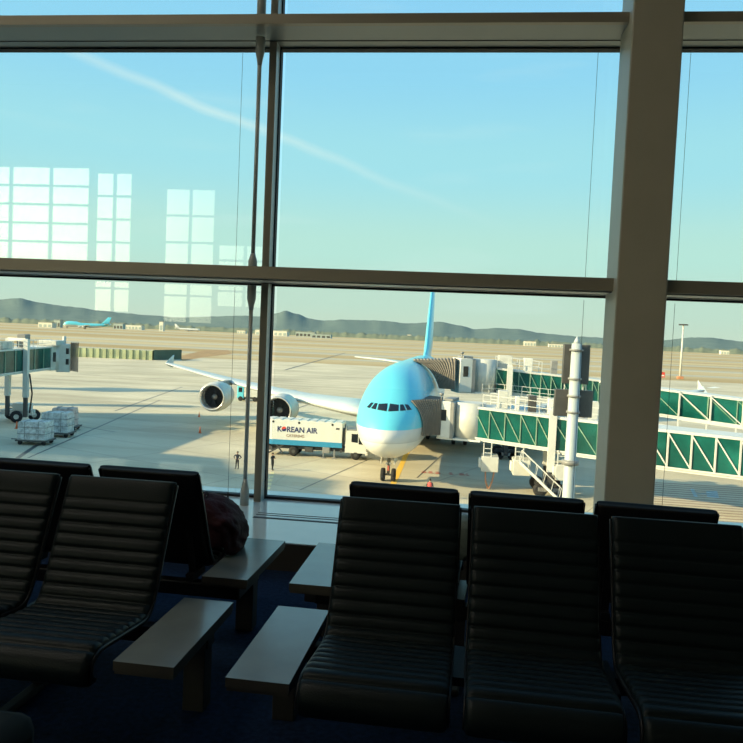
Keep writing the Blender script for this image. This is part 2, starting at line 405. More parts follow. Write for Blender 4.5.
def bench(label, loc, rz, seats, tab, ped, beam, trot=0):
    """seats: local x centres; tab: table (x0,x1,y0,y1); ped: pedestal centre (x,y); beam: (x0,x1)"""
    t = thing('tandem_bench', label, 'seating', loc, rz, 'tandem bench seats in the lounge')
    for x in seats:
        if first[0]: sh = seat0; first[0] = False; sh.parent = t
        else: sh = copy_tree(seat0, t)
        sh.location = (x, 0, 0)
    mb = MB(); mb.box(beam[0], beam[1], BY-.035, BY+.035, BZ-.035, BZ+.035, bev=.006); mb.build('beam', M['blackmetal'], t)
    for x0, x1 in zip(seats, seats[1:]):
        mb = MB(); mb.box((x0+x1)/2-.022, (x0+x1)/2+.022, BY-.25, BY+.04, BZ+.037, BZ+.07); mb.build('spacer', M['blackmetal'], t)
    mb = MB(); mb.box(*tab, .385, .419, mi=1); mb.box(*tab, .4191, .42, mi=0); tr = about(((tab[0]+tab[1])/2, (tab[2]+tab[3])/2), trot); bmesh.ops.transform(mb.bm, matrix=tr, verts=mb.bm.verts); o = mb.build('table_top', [M['table'], M['table_edge']], t)
    mb = MB(); mb.box(tab[0]+.004, tab[1]-.004, tab[2]+.004, tab[3]-.004, .372, .3845); bmesh.ops.transform(mb.bm, matrix=tr, verts=mb.bm.verts); mb.build('table_edge', M['table_edge'], o)
    mb = MB(); px, py = ped; mb.box(px-.047, px+.047, py-.045, py+.045, 0, .3715, bev=.004); mb.box(px-.055, px+.055, min(py, BY)-.03, max(py, BY)+.03, BZ-.03, BZ+.03); mb.build('pedestal', M['pedestal'], t)
    for x in ((seats[0]+seats[-1])/2+.28,) if len(seats) < 3 else (seats[1]+.285,):
        mb = MB(); mb.box(x-.03, x+.03, BY-.03, BY+.03, .03, BZ-.036); mb.box(x-.025, x+.025, BY-.30, BY+.28, 0, .03, bev=.008); mb.build('leg', M['gasket'], t)
    return t
def local_rect(cx, x0, x1, y0, y1): return (x0-cx, x1-cx, y0, y1)
# near row facing the room (front to -Y); far row turned to the window
PIT = .567
bench('tandem bench of black ribbed seats in front right, its table at the left end', (-.228, 2.43, 0), math.radians(-1.4), [0, PIT, 2*PIT], (-.522, -.293, .03, .735), (-.44, .60), (-.47, 2*PIT+.25))
bench('tandem bench of black ribbed seats in front left, its table at the right end', (-1.508, 2.49, 0), math.radians(-1.3), [-2*PIT, -PIT, 0], (.327, .557, .03, .695), (.45, .56), (-2*PIT-.25, .46))
# far row: local +Y points to the room after a half turn
bench('tandem bench of black seats at back right, seen from behind, facing the window', (.665, 4.165, 0), PI+math.radians(-4.0), [2*PIT-.30, PIT-.30, -.30], (1.161, 1.386, .06, .78), (1.28, .33), (-.55, 1.28), 3.2)
bench('tandem bench of black seats at back left, seen from behind, maroon bag beside it', (-1.453, 4.225, 0), PI+math.radians(-1.8), [0, PIT, 2*PIT], (-.518, -.288, .03, .74), (-.383, .30), (-.43, 2*PIT+.25))

# bags
def lumpy(name, c, r, m, seed, label, cat, flat=None, sub=5, amp=.16):
    bm = bmesh.new(); bmesh.ops.create_icosphere(bm, subdivisions=sub, radius=1)
    for v in bm.verts:
        n = v.co.normalized()
        p = Vector((math.copysign(abs(n.x)**.75, n.x), math.copysign(abs(n.y)**.75, n.y), math.copysign(abs(n.z)**.8, n.z)))
        d = 1+amp*noise.noise(n*1.6+Vector((seed, 0, 0)))+amp*.55*noise.noise(n*4+Vector((0, seed, 0)))+amp*.3*(abs(noise.noise(n*7+Vector((seed, seed, 0))))-.2)
        v.co = Vector((p.x*r[0]*d, p.y*r[1]*d, p.z*r[2]*d))
        if v.co.z < -r[2]*.8: v.co.z = -r[2]*.8
    for f in bm.faces: f.smooth = True
    mb = MB(); mb.bm.free(); mb.bm = bm
    o = mb.build(name, m); o.location = c
    return tag(o, label, cat)
BX, BY2, BZ2 = -1.25, 3.93, .421
bag = lumpy('duffel_bag', (BX, BY2, BZ2), (.145, .185, .175), M['maroon'], 3.3, 'dark maroon duffel bag slumped on the back left table beside the seat', 'bag', amp=.15)
for v in bag.data.vertices:
    c = v.co; c.z += .14; c.z *= 1-.30*max(0, min(1, (c.x+.10)/.24)); c.x -= .10*max(0, c.z-.05)
    c.z = max(c.z, .001 if c.x+BX > -1.172 else .062)
mb = MB(); mb.tube([(-.10, .12, .22), (-.09, .06, .285), (-.085, 0, .305), (-.08, -.07, .285), (-.07, -.12, .21)], .010, 8); mb.build('strap', M['maroon'], bag)
lumpy('pouch', (.105, 3.96, .474+.12*.8), (.085, .09, .125), M['palebag'], 9.1, 'pale grey-green pouch glimpsed through the gap between the black seats on the right', 'bag', amp=.08)
sc = thing('suitcase', 'dark grey ribbed suitcase corner at the bottom left edge of the picture', 'suitcase', (-1.25, 1.62, 0))
MB().box(-.28, .245, -.13, .13, .05, .655, bev=.05).build('body', M['suitcase'], sc)
mb = MB()
for k in range(7): mb.box(-.235+k*.07, -.215+k*.07, -.138, .138, .12, .60)
mb.build('rib_bands', M['suitcase'], sc)
mb = MB(); mb.tube([(-.10, 0, .65), (-.10, 0, .685), (.06, 0, .685), (.06, 0, .65)], .010, 8); mb.build('handle', M['black'], sc)
for sx in (-.2, .17):
    for sy in (-.09, .09):
        mb = MB(); mb.tube([(sx, sy-.012, .025), (sx, sy+.012, .025)], .025, 12); mb.tube([(sx, sy, .03), (sx, sy, .06)], .01, 8); mb.build('wheel', M['black'], sc)

# ------------------------------------------------------------------ apron, fields, hills
def slab(name, poly, z, m, t=.02):
    mb = MB(); mb.prism(poly, G+z-t, G+z); return struct(name, mb, m)
slab('ground_grass', [(-9000, 200), (9000, 200), (9000, 7000), (-9000, 7000)], -.03, M['grass'], 1)
slab('apron_ground', [(-700, -300), (700, -300), (700, 322), (-140, 318), (-700, 300)], 0, M['apron'], .5)
for y0, y1 in ((352, 375), (430, 470), (545, 590), (790, 860), (1080, 1150), (1500, 1620)):
    slab('taxiway_ground', [(-6000, y0-30), (6000, y0+60), (6000, y1+60), (-6000, y1-30)], -.005, M['taxi'], .5)

def px_dir(px, py):
    """world direction of a photo pixel from the camera station"""
    d = FW*744 + RT*(px-371.5) - UP*(py-371.5)
    return d
yaw, pit, rol = math.radians(6.5), math.radians(2.9), math.radians(2.47)
FW = Vector((-math.sin(yaw)*math.cos(pit), math.cos(yaw)*math.cos(pit), -math.sin(pit)))
r0 = Vector((math.cos(yaw), math.sin(yaw), 0)); u0 = r0.cross(FW)
RT = r0*math.cos(rol)+u0*math.sin(rol); UP = u0*math.cos(rol)-r0*math.sin(rol)
EYE = Vector((0, 0, 1.64))
def at(px, py, depth): return EYE+px_dir(px, py)*(depth/744)
def on_ground(px, py, z=G):
    d = px_dir(px, py); return EYE+d*((z-EYE.z)/d.z)

# hills: a rolling terrain that rises behind the field
RIDGE = [(-300, 306), (-150, 300), (-60, 298), (0, 300), (20, 299), (40, 303), (60, 306), (100, 311), (130, 314), (150, 316), (180, 318), (210, 317), (240, 316), (262, 317), (275, 314), (285, 311), (296, 314), (310, 319), (322, 321), (345, 320), (380, 321), (410, 324), (440, 322), (460, 326), (475, 330), (495, 329), (520, 330), (545, 334), (580, 337), (620, 339), (660, 341), (690, 338), (710, 338), (743, 342), (800, 343), (900, 341), (1050, 346)]
def ridge_y(px):
    for (a, ya), (c, yc) in zip(RIDGE, RIDGE[1:]):
        if a <= px <= c:
            t = (px-a)/(c-a); t = t*t*(3-2*t)*.5+t*.5; return ya+(yc-ya)*t
    return RIDGE[0][1] if px < RIDGE[0][0] else RIDGE[-1][1]
mb = MB(); rows = []
N = 420
for j, (dep, frac) in enumerate(((2500, 0), (2750, .22), (3000, .45), (3250, .70), (3500, .92), (3700, 1.0), (4100, .85), (5000, .2))):
    row = []
    for i in range(N+1):
        px = -290+1330*i/N
        d = px_dir(px, ridge_y(px)-.5); top = EYE+d*(3700/744)
        h = max(10, top.z-G)
        d0 = Vector((d.x, d.y, 0))*(dep/744); p = EYE+d0
        bmp = noise.noise(Vector((p.x*.006, p.y*.006, 1)))*.16+noise.noise(Vector((p.x*.02, p.y*.02, 5)))*.07
        hh = h*frac*(1+(bmp if 0 < j < 7 and j != 5 else 0))+(3*noise.noise(Vector((p.x*.03, 0, 3))) if j == 5 else 0)
        row.append(mb.bm.verts.new((p.x, p.y, G+hh-.3)))
    rows.append(row)
mb.loft(rows, caps=False, closed=False); struct('hill_ground', mb, M['hill'])
# tree belt at the far edge of the field
mb = MB(); rows = [[], [], [], []]
for i in range(700):
    px = -250+1250*i/699; d = px_dir(px, 330); d = Vector((d.x, d.y, 0))/744
    h = 13+5*noise.noise(Vector((px*.12, 0, 0)))+4*noise.noise(Vector((px*.5, 3, 0)))+3*random.random()
    for j, (dep, f) in enumerate(((2150, 0), (2160, .8), (2180, 1), (2220, .0))):
        p = EYE+d*dep; rows[j].append(mb.bm.verts.new((p.x, p.y, G-.3+h*f)))
mb.loft(rows, caps=False, closed=False)
tag(struct('tree_belt', mb, M['treeline']), None, None, None, 'structure')

# paint on the apron
def quad(mb, pts, z=.012, mi=None):
    vs = [mb.bm.verts.new((x, y, G+z)) for x, y in pts]; f = mb.bm.faces.new(vs); f.material_index = mi or 0
def stripe(mb, p, q, w, mi=None, z=.012):
    p, q = Vector(p[:2]), Vector(q[:2]); d = (q-p).normalized(); n = Vector((-d.y, d.x))*w/2
    quad(mb, [p-n, q-n, q+n, p+n], z, mi)
def marking(name, fn, m):
    mb = MB(); fn(mb); o = mb.build(name, m); o['kind'] = 'structure'
    for f in o.data.polygons:
        if f.normal.z < 0: f.flip()
    return o
marking('lead_in_ground_marking', lambda mb: (stripe(mb, (-5.3, 66), (-5.3, 130), .55), ), M['yellow'])
def dash(mb):
    for k in range(6): stripe(mb, (-17.2+.33*k, 69.9-1.65*k), (-17.2+.33*k+.2, 69.9-1.65*k-1.0), .42)
marking('dashed_ground_marking', dash, M['paleyellow'])
def redm(mb):
    for x, w in ((-2.7, .5), (-2.0, .45), (-1.3, .5), (.1, .35), (1.1, .55), (1.8, .2)):
        p = (x-.3, 75.3); stripe(mb, (p[0], p[1]-.4), (p[0]+w, p[1]-.25), .55); stripe(mb, (p[0], p[1]+.4), (p[0]+w*.8, p[1]+.35), .35)
marking('red_ground_marking', redm, M['redpaint'])
def hatch(mb):
    for k in range(17): stripe(mb, (11+.55*k, 61.0+k*1.05-.3), (40, 61.0+k*1.05), .38)
marking('hatched_ground_marking', hatch, M['brownpaint'])
def bluem(mb):
    g = lambda x, y: on_ground(x, y)
    stripe(mb, g(692, 489), g(696, 497), .35); stripe(mb, g(694, 493), g(707, 494), .35)
    quad(mb, [g(706, 491)[:2], g(717, 491)[:2], g(719, 498)[:2], g(707, 497)[:2]])
marking('blue_ground_marking', bluem, M['bluepaint'])
def lines(mb):
    for a, c, w in (((702, 386), (706, 393), .9), ((710, 388), (718, 387), 2.5)):
        stripe(mb, on_ground(*a), on_ground(*c), w)
marking('white_ground_marking', lines, M['whitepaint'])
def seam(mb):
    for a, c, w in (((28, 458), (160, 400), .22), ((115, 411), (182, 387), .25), ((272, 417), (310, 404), .25), ((285, 370), (345, 353), .8), ((40, 443), (0, 470), .5), ((300, 490), (372, 458), .12), ((417, 478), (442, 455), .12), ((66, 424), (115, 432), .2)):
        stripe(mb, on_ground(*a), on_ground(*c), w)
marking('seam_ground_marking', seam, M['darkgrey'])
mb = MB()
bm_pts = [on_ground(*p)[:2] for p in ((176, 357), (205, 350), (228, 350), (232, 354), (205, 357), (183, 361))]
quad(mb, bm_pts, .02); o = mb.build('dirt_ground', M['dirt']); o['kind'] = 'structure'

# ------------------------------------------------------------------ the airliner
def interp(T, s):
    if s <= T[0][0]: return T[0][1]
    for (a, va), (c, vc) in zip(T, T[1:]):
        if s <= c:
            return va+(vc-va)*(s-a)/(c-a)
    return T[-1][1]
ZT = [(0, 4.55), (.15, 5.0), (.5, 5.65), (1, 6.25), (1.6, 6.75), (2.2, 7.15), (3, 7.75), (4, 8.5), (5, 9.15), (6, 9.65), (7.5, 10.15), (10, 10.6), (14, 10.85), (20, 10.9), (48, 10.9), (56, 10.7), (64, 10.2), (72.5, 9.3)]
ZB = [(0, 4.45), (.15, 4.05), (.5, 3.6), (1, 3.2), (2, 2.75), (3, 2.5), (5, 2.28), (8, 2.15), (12, 2.1), (44, 2.1), (50, 2.6), (58, 4.4), (66, 6.8), (72.5, 8.7)]
WH = [(0, .05), (.15, .62), (.5, 1.22), (1, 1.72), (1.6, 2.14), (2.2, 2.45), (3, 2.76), (4, 3.04), (5, 3.24), (6.5, 3.42), (9, 3.54), (12, 3.57), (46, 3.57), (54, 3.1), (62, 2.1), (68, 1.1), (72.5, .3)]
ZM = [(0, 4.5), (2, 5.0), (5, 5.5), (10, 5.85), (46, 5.9), (60, 7.4), (72.5, 9.0)]
def smooth_t(T, s, h=.12):
    h = h*min(1, s) if s < 1 else h*2
    return (interp(T, s-h)+2*interp(T, s)+interp(T, s+h))/4
def fus(s): return smooth_t(ZT, s), smooth_t(ZB, s), smooth_t(WH, s), smooth_t(ZM, s)
def half(s, z):
    zt, zb, w, zm = fus(s); e = (z-zm)/((zt-zm) if z > zm else (zm-zb))
    return w*math.sqrt(max(0, 1-min(1, abs(e))**2.05))
def s_at(x, z, lo=0., hi=14.):
    for _ in range(40):
        m = (lo+hi)/2
        if half(m, z) < abs(x): lo = m
        else: hi = m
    return hi
AX, AY = -6.0, 64.4
def livery():
    m = mat('airliner_livery', (.2, .6, .75), .32, coat=.25); nt = m.node_tree; b = nt.nodes['Principled BSDF']
    tc = nt.nodes.new('ShaderNodeTexCoord'); sp = nt.nodes.new('ShaderNodeSeparateXYZ'); nt.links.new(tc.outputs['Object'], sp.inputs[0])
    mr = nt.nodes.new('ShaderNodeMapRange'); mr.inputs[1].default_value = 0; mr.inputs[2].default_value = 12
    nt.links.new(sp.outputs['Z'], mr.inputs[0])
    r = nt.nodes.new('ShaderNodeValToRGB'); r.color_ramp.interpolation = 'CONSTANT'
    e = r.color_ramp.elements; e[0].position = 0; e[0].color = (.74, .74, .70, 1)
    e[1].position = 4.18/12; e[1].color = (.52, .52, .50, 1)
    x = e.new(4.30/12); x.color = (.60, .60, .575, 1)
    x = e.new(5.35/12); x.color = (.12, .55, .66, 1)
    nt.links.new(mr.outputs[0], r.inputs['Fac']); nt.links.new(r.outputs['Color'], b.inputs['Base Color'])
    return m
M['livery'] = livery()
plane = thing('airliner', 'large double-deck airliner in light blue and white, parked nose towards the window', 'airplane', (AX, AY, G), math.radians(-1.1))
mb = MB(); rings = []
SS = [0, .05, .15, .3, .5, .75, 1, 1.3, 1.6, 2, 2.4, 2.8, 3.3, 3.8, 4.4, 5, 5.7, 6.5, 7.5, 8.7, 10, 12, 14, 17, 20, 26, 32, 38, 44, 47, 50, 53, 56, 59, 62, 65, 68, 70.5, 72.5]
for s in SS:
    zt, zb, w, zm = fus(s); pts = []
    for k in range(56):
        a = 2*PI*k/56; c, sn = math.cos(a), math.sin(a); ex = 2/2.05
        xx = math.copysign(abs(c)**ex, c)*w; zz = math.copysign(abs(sn)**ex, sn)
        pts.append((xx, s, zm+zz*((zt-zm) if sn > 0 else (zm-zb))))
    rings.append(mb.ring(pts))
mb.loft(rings); mb.build('fuselage', M['livery'], plane)
# belly fairing
mb = MB(); rings = []
for s, w, h in ((19, .3, .2), (22, 3.2, .9), (27, 4.1, 1.4), (36, 4.1, 1.4), (42, 3.2, .9), (46, .3, .2)):
    rings.append(mb.ring([(w*math.cos(2*PI*k/32), s, 2.9+h*math.sin(2*PI*k/32)) for k in range(32)]))
mb.loft(rings); mb.build('belly_fairing', M['white'], plane)
# flight-deck panes laid on the nose
def skin_quad(name, poly, m, off=.025, n=6):
    mb = MB(); a, c, d, e = poly     # corners (x, z): bottom-in, bottom-out, top-out, top-in
    grid = []
    for j in range(n+1):
        row = []
        for i in range(n+1):
            u, v = i/n, j/n
            x = (a[0]*(1-u)+c[0]*u)*(1-v)+(e[0]*(1-u)+d[0]*u)*v; z = (a[1]*(1-u)+c[1]*u)*(1-v)+(e[1]*(1-u)+d[1]*u)*v
            row.append(mb.bm.verts.new((x, s_at(x, z)-off, z)))
        grid.append(row)
    mb.loft(grid, caps=False, closed=False)
    back = []
    for j, row in enumerate(grid): back.append([mb.bm.verts.new(v.co+Vector((0, .12, 0))) for v in row])
    mb.loft(back, caps=False, closed=False)
    edge = lambda g: [*g[0], *[r[-1] for r in g[1:]], *g[-1][-2::-1], *[r[0] for r in g[-2:0:-1]]]
    mb.loft([edge(grid), edge(back)], caps=False)
    return mb.build(name, m, plane)
for sx in (-1, 1):
    skin_quad('windscreen_pane', [(sx*.06, 6.92), (sx*.98, 6.98), (sx*.92, 7.48), (sx*.10, 7.56)], M['darkglass'])
    skin_quad('windscreen_pane', [(sx*1.10, 6.98), (sx*1.62, 7.02), (sx*1.30, 7.52), (sx*1.02, 7.50)], M['darkglass'])
    skin_quad('windscreen_pane', [(sx*1.70, 7.03), (sx*2.10, 7.05), (sx*1.72, 7.50), (sx*1.40, 7.52)], M['darkglass'])
# wings
def foil(c, t, n=14):
    up = []; lo = []
    for k in range(n+1):
        x = .5*(1-math.cos(PI*k/n)); y = 5*t*(.2969*math.sqrt(x)-.126*x-.3516*x*x+.2843*x**3-.1036*x**4)
        up.append((x*c, y*c*1.15)); lo.append((x*c, -y*c*.75))
    return up+lo[-2:0:-1]
def wing(name, secs, m, sx, parent, vertical=False):
    mb = MB(); rings = []
    for off, le, c, z, t in secs:
        pts = foil(c, t)
        rings.append(mb.ring([((p[1], le+p[0], off) if vertical else (sx*off, le+p[0], z+p[1]-p[0]*.03)) for p in pts]))
    mb.loft(rings); return mb.build(name, m, parent)
def LE(off): return 19.5+(off-2.5)*(46.3-19.5)/37.
for sx in (-1, 1):
    wing('wing', [(2.5, LE(2.5), 19.5, 4.3, .13), (8, LE(8), 16.2, 4.55, .125), (14, LE(14), 11.9, 4.95, .11), (20, LE(20), 9.8, 5.45, .10), (28, LE(28), 7.2, 6.25, .095), (35, LE(35), 5.1, 7.1, .09), (40.2, LE(40.2), 3.6, 7.75, .08), (40.6, LE(40.6)+.8, 2.4, 7.8, .05)], M['wing'], sx, plane)
    mb = MB(); w0 = LE(40.4); rings = []
    for z, le, c in ((7.0, 2.9, .9), (7.7, .3, 3.6), (8.6, 2.6, 1.3), (9.0, 3.6, .5)):
        rings.append(mb.ring([(sx*(40.5+p[1]), w0+le+p[0], z) for p in foil(c, .06)]))
    mb.loft(rings); mb.build('wingtip_fence', M['wing'], plane)
    wing('tailplane', [(.8, 59.5, 9.0, 8.7, .10), (8, 64.6, 5.6, 9.3, .09), (13.8, 69.2, 2.7, 9.5, .08)], M['wing'], sx, plane)
    for off, s0, zc in ((15.8, 23.4, 3.95), (26.5, 30.0, 4.5)):
        mb = MB(); O = (sx*off, s0, zc)
        mb.lathe([(.18, 1.80), (.5, 1.93), (1.3, 2.0), (2.6, 1.98), (3.8, 1.82), (4.8, 1.58), (4.82, 1.50), (4.0, 1.55)], (0, 1, 0), O, 36, caps=False)
        ng = mb.build('engine', M['offwhite'], plane)
        mb = MB(); mb.lathe([(.2, 1.79), (.06, 1.74), (0, 1.66), (.05, 1.57), (.25, 1.50), (.9, 1.46), (1.6, 1.46), (1.6, 1.49), (.9, 1.5), (.3, 1.7)], (0, 1, 0), O, 36, caps=False); mb.build('inlet_lip', M['silver'], ng)
        mb = MB(); mb.lathe([(1.35, 1.45), (1.40, 1.45)], (0, 1, 0), O, 30)
        for k in range(22):
            a = 2*PI*k/22; mb.bar((O[0]+.35*math.cos(a), s0+1.3, zc+.35*math.sin(a)), (O[0]+1.43*math.cos(a+.22), s0+1.25, zc+1.43*math.sin(a+.22)), .22, .04)
        mb.build('fan', M['blackmetal'], ng)
        mb = MB(); mb.lathe([(.75, .02), (.9, .18), (1.15, .36), (1.3, .42)], (0, 1, 0), O, 20); mb.build('spinner', M['midgrey'], ng)
        mb = MB(); mb.lathe([(4.3, 1.3), (5.4, 1.05), (6.6, .62), (6.9, .5)], (0, 1, 0), O, 28); mb.lathe([(6.6, .45), (7.6, .1)], (0, 1, 0), O, 20); mb.build('exhaust', M['darkgrey'], ng)
        mb = MB(); le = LE(off); zw = 4.95+(off-14)*.1
        rr = [mb.ring([(sx*off+dx*w, y, z) for dx, y, z in ((-1, s0+1.2, zc+1.85), (1, s0+1.2, zc+1.85), (1, s0+5.2, zc+1.1), (-1, s0+5.2, zc+1.1))]) for w in (.26,)]
        rr += [mb.ring([(sx*off+dx*.26, y, z) for dx, y, z in ((-1, le-.4, zw+.25), (1, le-.4, zw+.25), (1, le+5., zw-.3), (-1, le+5., zw-.3))])]
        mb.loft(rr, smooth=False); mb.build('pylon', M['midgrey'], plane)
    # flap track fairings
    for off in (9.5, 18, 24, 30):
        le = LE(off); te = le+interp([(2.5, 19.5), (8, 16.2), (14, 11.9), (20, 9.8), (28, 7.2), (35, 5.1)], off); zz = 4.3+(off-2.5)*.085
        mb = MB(); mb.tube([(sx*off, te-4, zz-.3), (sx*off, te-2.5, zz-.7), (sx*off, te-.5, zz-.75), (sx*off, te+1.2, zz-.6)], [.1, .38, .36, .05], 10); mb.build('flap_fairing', M['wing'], plane)
# fin with dorsal fillet
wing('tail_fin', [(9.6, 46.5, 22.5, 0, .09), (10.6, 50.5, 18.5, 0, .055), (11.4, 53., 16., 0, .07), (12., 54.2, 14.6, 0, .09), (24.1, 64.8, 6.6, 0, .09)], M['kblue'], 1, plane, vertical=True)
# nose gear
mb = MB(); mb.tube([(0, 5.2, 2.6), (0, 5, .62)], [.17, .13], 12); mb.bar((0, 6.3, 2.4), (0, 5.05, 1.1), .12); mb.tube([(-.42, 5, .62), (.42, 5, .62)], .1, 10)
ng = mb.build('nose_gear', M['midgrey'], plane)
for sx in (-1, 1):
    mb = MB(); mb.lathe([(-.21, .38), (-.19, .56), (-.1, .62), (.1, .62), (.19, .56), (.21, .38), (.1, .3), (-.1, .3)], (1, 0, 0), (sx*.50, 5, .62), 24); mb.build('wheel', M['black'], ng)
    mb = MB(); mb.box(sx*.62-.03, sx*.62+.03, 4.0, 6.6, 1.75, 2.6); mb.build('gear_door', M['white'], ng)
mb = MB(); mb.tube([(-.16, 4.86, 1.72), (-.16, 4.74, 1.72)], .12, 12); mb.tube([(.16, 4.86, 1.72), (.16, 4.74, 1.72)], .12, 12); mb.build('taxi_light', M['silver'], ng)
mb = MB(); mb.box(-.09, .09, 4.80, 4.84, 1.0, 1.5); mb.build('warning_flag', M['redpaint'], ng)
for x, s in ((-6.2, 33), (6.2, 33), (-2.7, 37), (2.7, 37)):
    mb = MB(); mb.tube([(x, s, 3.2), (x, s, .8)], .25, 10); mb.bar((x, s-2, .75), (x, s+2, .75), .3); g = mb.build('main_gear', M['midgrey'], plane)
    for dx in (-.75, .75):
        for dy in ((-1.7, 0, 1.7) if abs(x) < 4 else (-1., 1.)):
            mb = MB(); mb.lathe([(-.25, .4), (-.2, .68), (.2, .68), (.25, .4)], (1, 0, 0), (x+dx, s+dy, .68), 18); mb.build('wheel', M['black'], g)

# ------------------------------------------------------------------ boarding bridges
def rail(mb, pts, h, w=.06, step=1.2):
    pts = [Vector(p) for p in pts]
    for a, c in zip(pts, pts[1:]):
        L = (c-a).length; n = max(1, round(L/step))
        for k in range(n+1): p = a+(c-a)*k/n; mb.bar(p, p+Vector((0, 0, h)), w)
        for f in (.5, 1): mb.bar(a+Vector((0, 0, h*f)), c+Vector((0, 0, h*f)), w)
class Tun:
    """one tunnel section between two centre-floor points"""
    def __init__(s, p, q, w, h):
        s.p, s.q, s.w, s.h = Vector(p), Vector(q), w, h
        d = s.q-s.p; s.L = d.length; s.d = d/s.L; s.n = Vector((s.d.y, -s.d.x, 0)).normalized()   # n: to the near side
        if s.n.y > 0: s.n = -s.n
    def pt(s, t, side, z): return s.p+(s.q-s.p)*t+s.n*(side*s.w/2)+Vector((0, 0, z))
def hexa(mb, t, t0, t1, s0, s1, z0, z1, mi=None):
    c = [t.pt(tt, ss, zz) for zz in (z0, z1) for ss in (s0, s1) for tt in (t0, t1)]
    vs = [mb.bm.verts.new(v) for v in c]
    for q in ((0, 2, 3, 1), (4, 5, 7, 6), (0, 1, 5, 4), (2, 6, 7, 3), (0, 4, 6, 2), (1, 3, 7, 5)):
        f = mb.bm.faces.new([vs[i] for i in q]); f.material_index = mi or 0
def section(parent, t, panels, glass='greenglass', truss=True, outer=False):
    mb = MB(); hexa(mb, t, 0, 1, -1.04, 1.04, -.32, 0); hexa(mb, t, 0, 1, -1.04, 1.04, t.h, t.h+.22)
    hexa(mb, t, 0, 1, 1.04, 1.10, -.12, .02); fr = mb.build('tunnel_frame', M['white'], parent)
    mb = MB(); hexa(mb, t, 0, 1, .94, .99, 0, t.h); hexa(mb, t, 0, 1, -.99, -.94, 0, t.h); mb.build('glass_wall', M[glass], fr)
    mb = MB(); o = 1.03
    for k in range(panels+1):
        for sd in (o, -o): mb.bar(t.pt(k/panels, sd, 0), t.pt(k/panels, sd, t.h), (.09 if not outer else .13))
    if truss:
        for k in range(panels):
            for sd in (o, -o): mb.bar(t.pt(k/panels, sd, t.h-.05), t.pt((k+1)/panels, sd, .05), .07 if not outer else .10)
    mb.build('truss', M['greenlight'] if not outer else M['white'], fr)
    return fr
def cab(parent, c, ang, w, dpt, h, win=True):
    """boarding head centred on c (floor), local x towards the tunnel"""
    M4 = Matrix.Translation(Vector(c)) @ Matrix.Rotation(ang, 4, 'Z')
    mb = MB(); mb.box(0, w*.30, -dpt/2, dpt/2, -.30, h, bev=.06); mb.box(w*.30, w*.36, -dpt/2+.12, dpt/2-.12, -.2, h-.1)
    mb.box(-.05, w*1.0, -dpt/2+.1, dpt/2-.1, -.42, -.24)
    bmesh.ops.transform(mb.bm, matrix=M4, verts=mb.bm.verts); cb = mb.build('cab', M['white'], parent)
    mb = MB(); mb.tube([(w*.68, 0, -.30), (w*.68, 0, h-.05)], dpt*.46, 36); bmesh.ops.transform(mb.bm, matrix=M4, verts=mb.bm.verts); mb.build('rotating_drum', M['offwhite'], cb)
    mb = MB(); mb.box(w*.30, w*.37, -dpt/2-.02, -dpt/2+.14, -.3, h-.06); bmesh.ops.transform(mb.bm, matrix=M4, verts=mb.bm.verts); mb.build('pillar', M['midgrey'], cb)
    mb = MB(); mb.box(w*.08, w*.20, -dpt/2-.03, -dpt/2+.02, h*.42, h*.75, bev=.01); bmesh.ops.transform(mb.bm, matrix=M4, verts=mb.bm.verts); mb.build('cab_window', M['darkglass'], cb)
    mb = MB(); mb.box(w*.10, w*.32, -dpt/2+.3, dpt/2-.3, h, h+.25, bev=.04); mb.tube([(w*.05, -dpt/2+.3, h), (w*.05, -dpt/2+.3, h+.5)], .06, 8); mb.tube([(w*.05, -dpt/2+.3, h+.5), (w*.05, -dpt/2+.3, h+.75)], .2, 12)
    bmesh.ops.transform(mb.bm, matrix=M4, verts=mb.bm.verts); mb.build('roof_unit', M['midgrey'], cb)
    return cb
def bellows(parent, x_cab, y0, y1, z0, z1, ycab0, ycab1, zc0, zc1, n=26):
    """pleated canopy from the cab face to the fuselage skin"""
    mb = MB(); rings = []
    per = [(0, 0)]+[(0, k/8) for k in range(1, 9)]+[(k/8, 1) for k in range(1, 9)]+[(1, 1-k/8) for k in range(1, 9)]
    for i in range(n+1):
        u = i/n; ring = []; zig = (.09 if i % 2 else -.05)*(1 if 0 < i < n else 0)
        for a, c in per:
            yf, zf = y0+(y1-y0)*a, z0+(z1-z0)*c
            if c > .7: zf -= (c-.7)*.9*(1 if a < .5 else .6)
            xf = AX+.0192*(yf-AY)+half(max(.2, yf-AY), zf-G)+(.16 if yf < 80 else .4)
            yc, zc = ycab0+(ycab1-ycab0)*a, zc0+(zc1-zc0)*c
            p = Vector((x_cab, yc, zc))*(1-u)+Vector((xf, yf, zf))*u
            out = Vector((0, (-1 if a == 0 else 1 if a == 1 else 0), (1 if c == 1 else 0)))
            ring.append(mb.bm.verts.new(p+out*zig))
        rings.append(ring)
    mb.loft(rings, smooth=False, caps=False, closed=False)
    return mb.build('bellows', M['bellows'], parent)

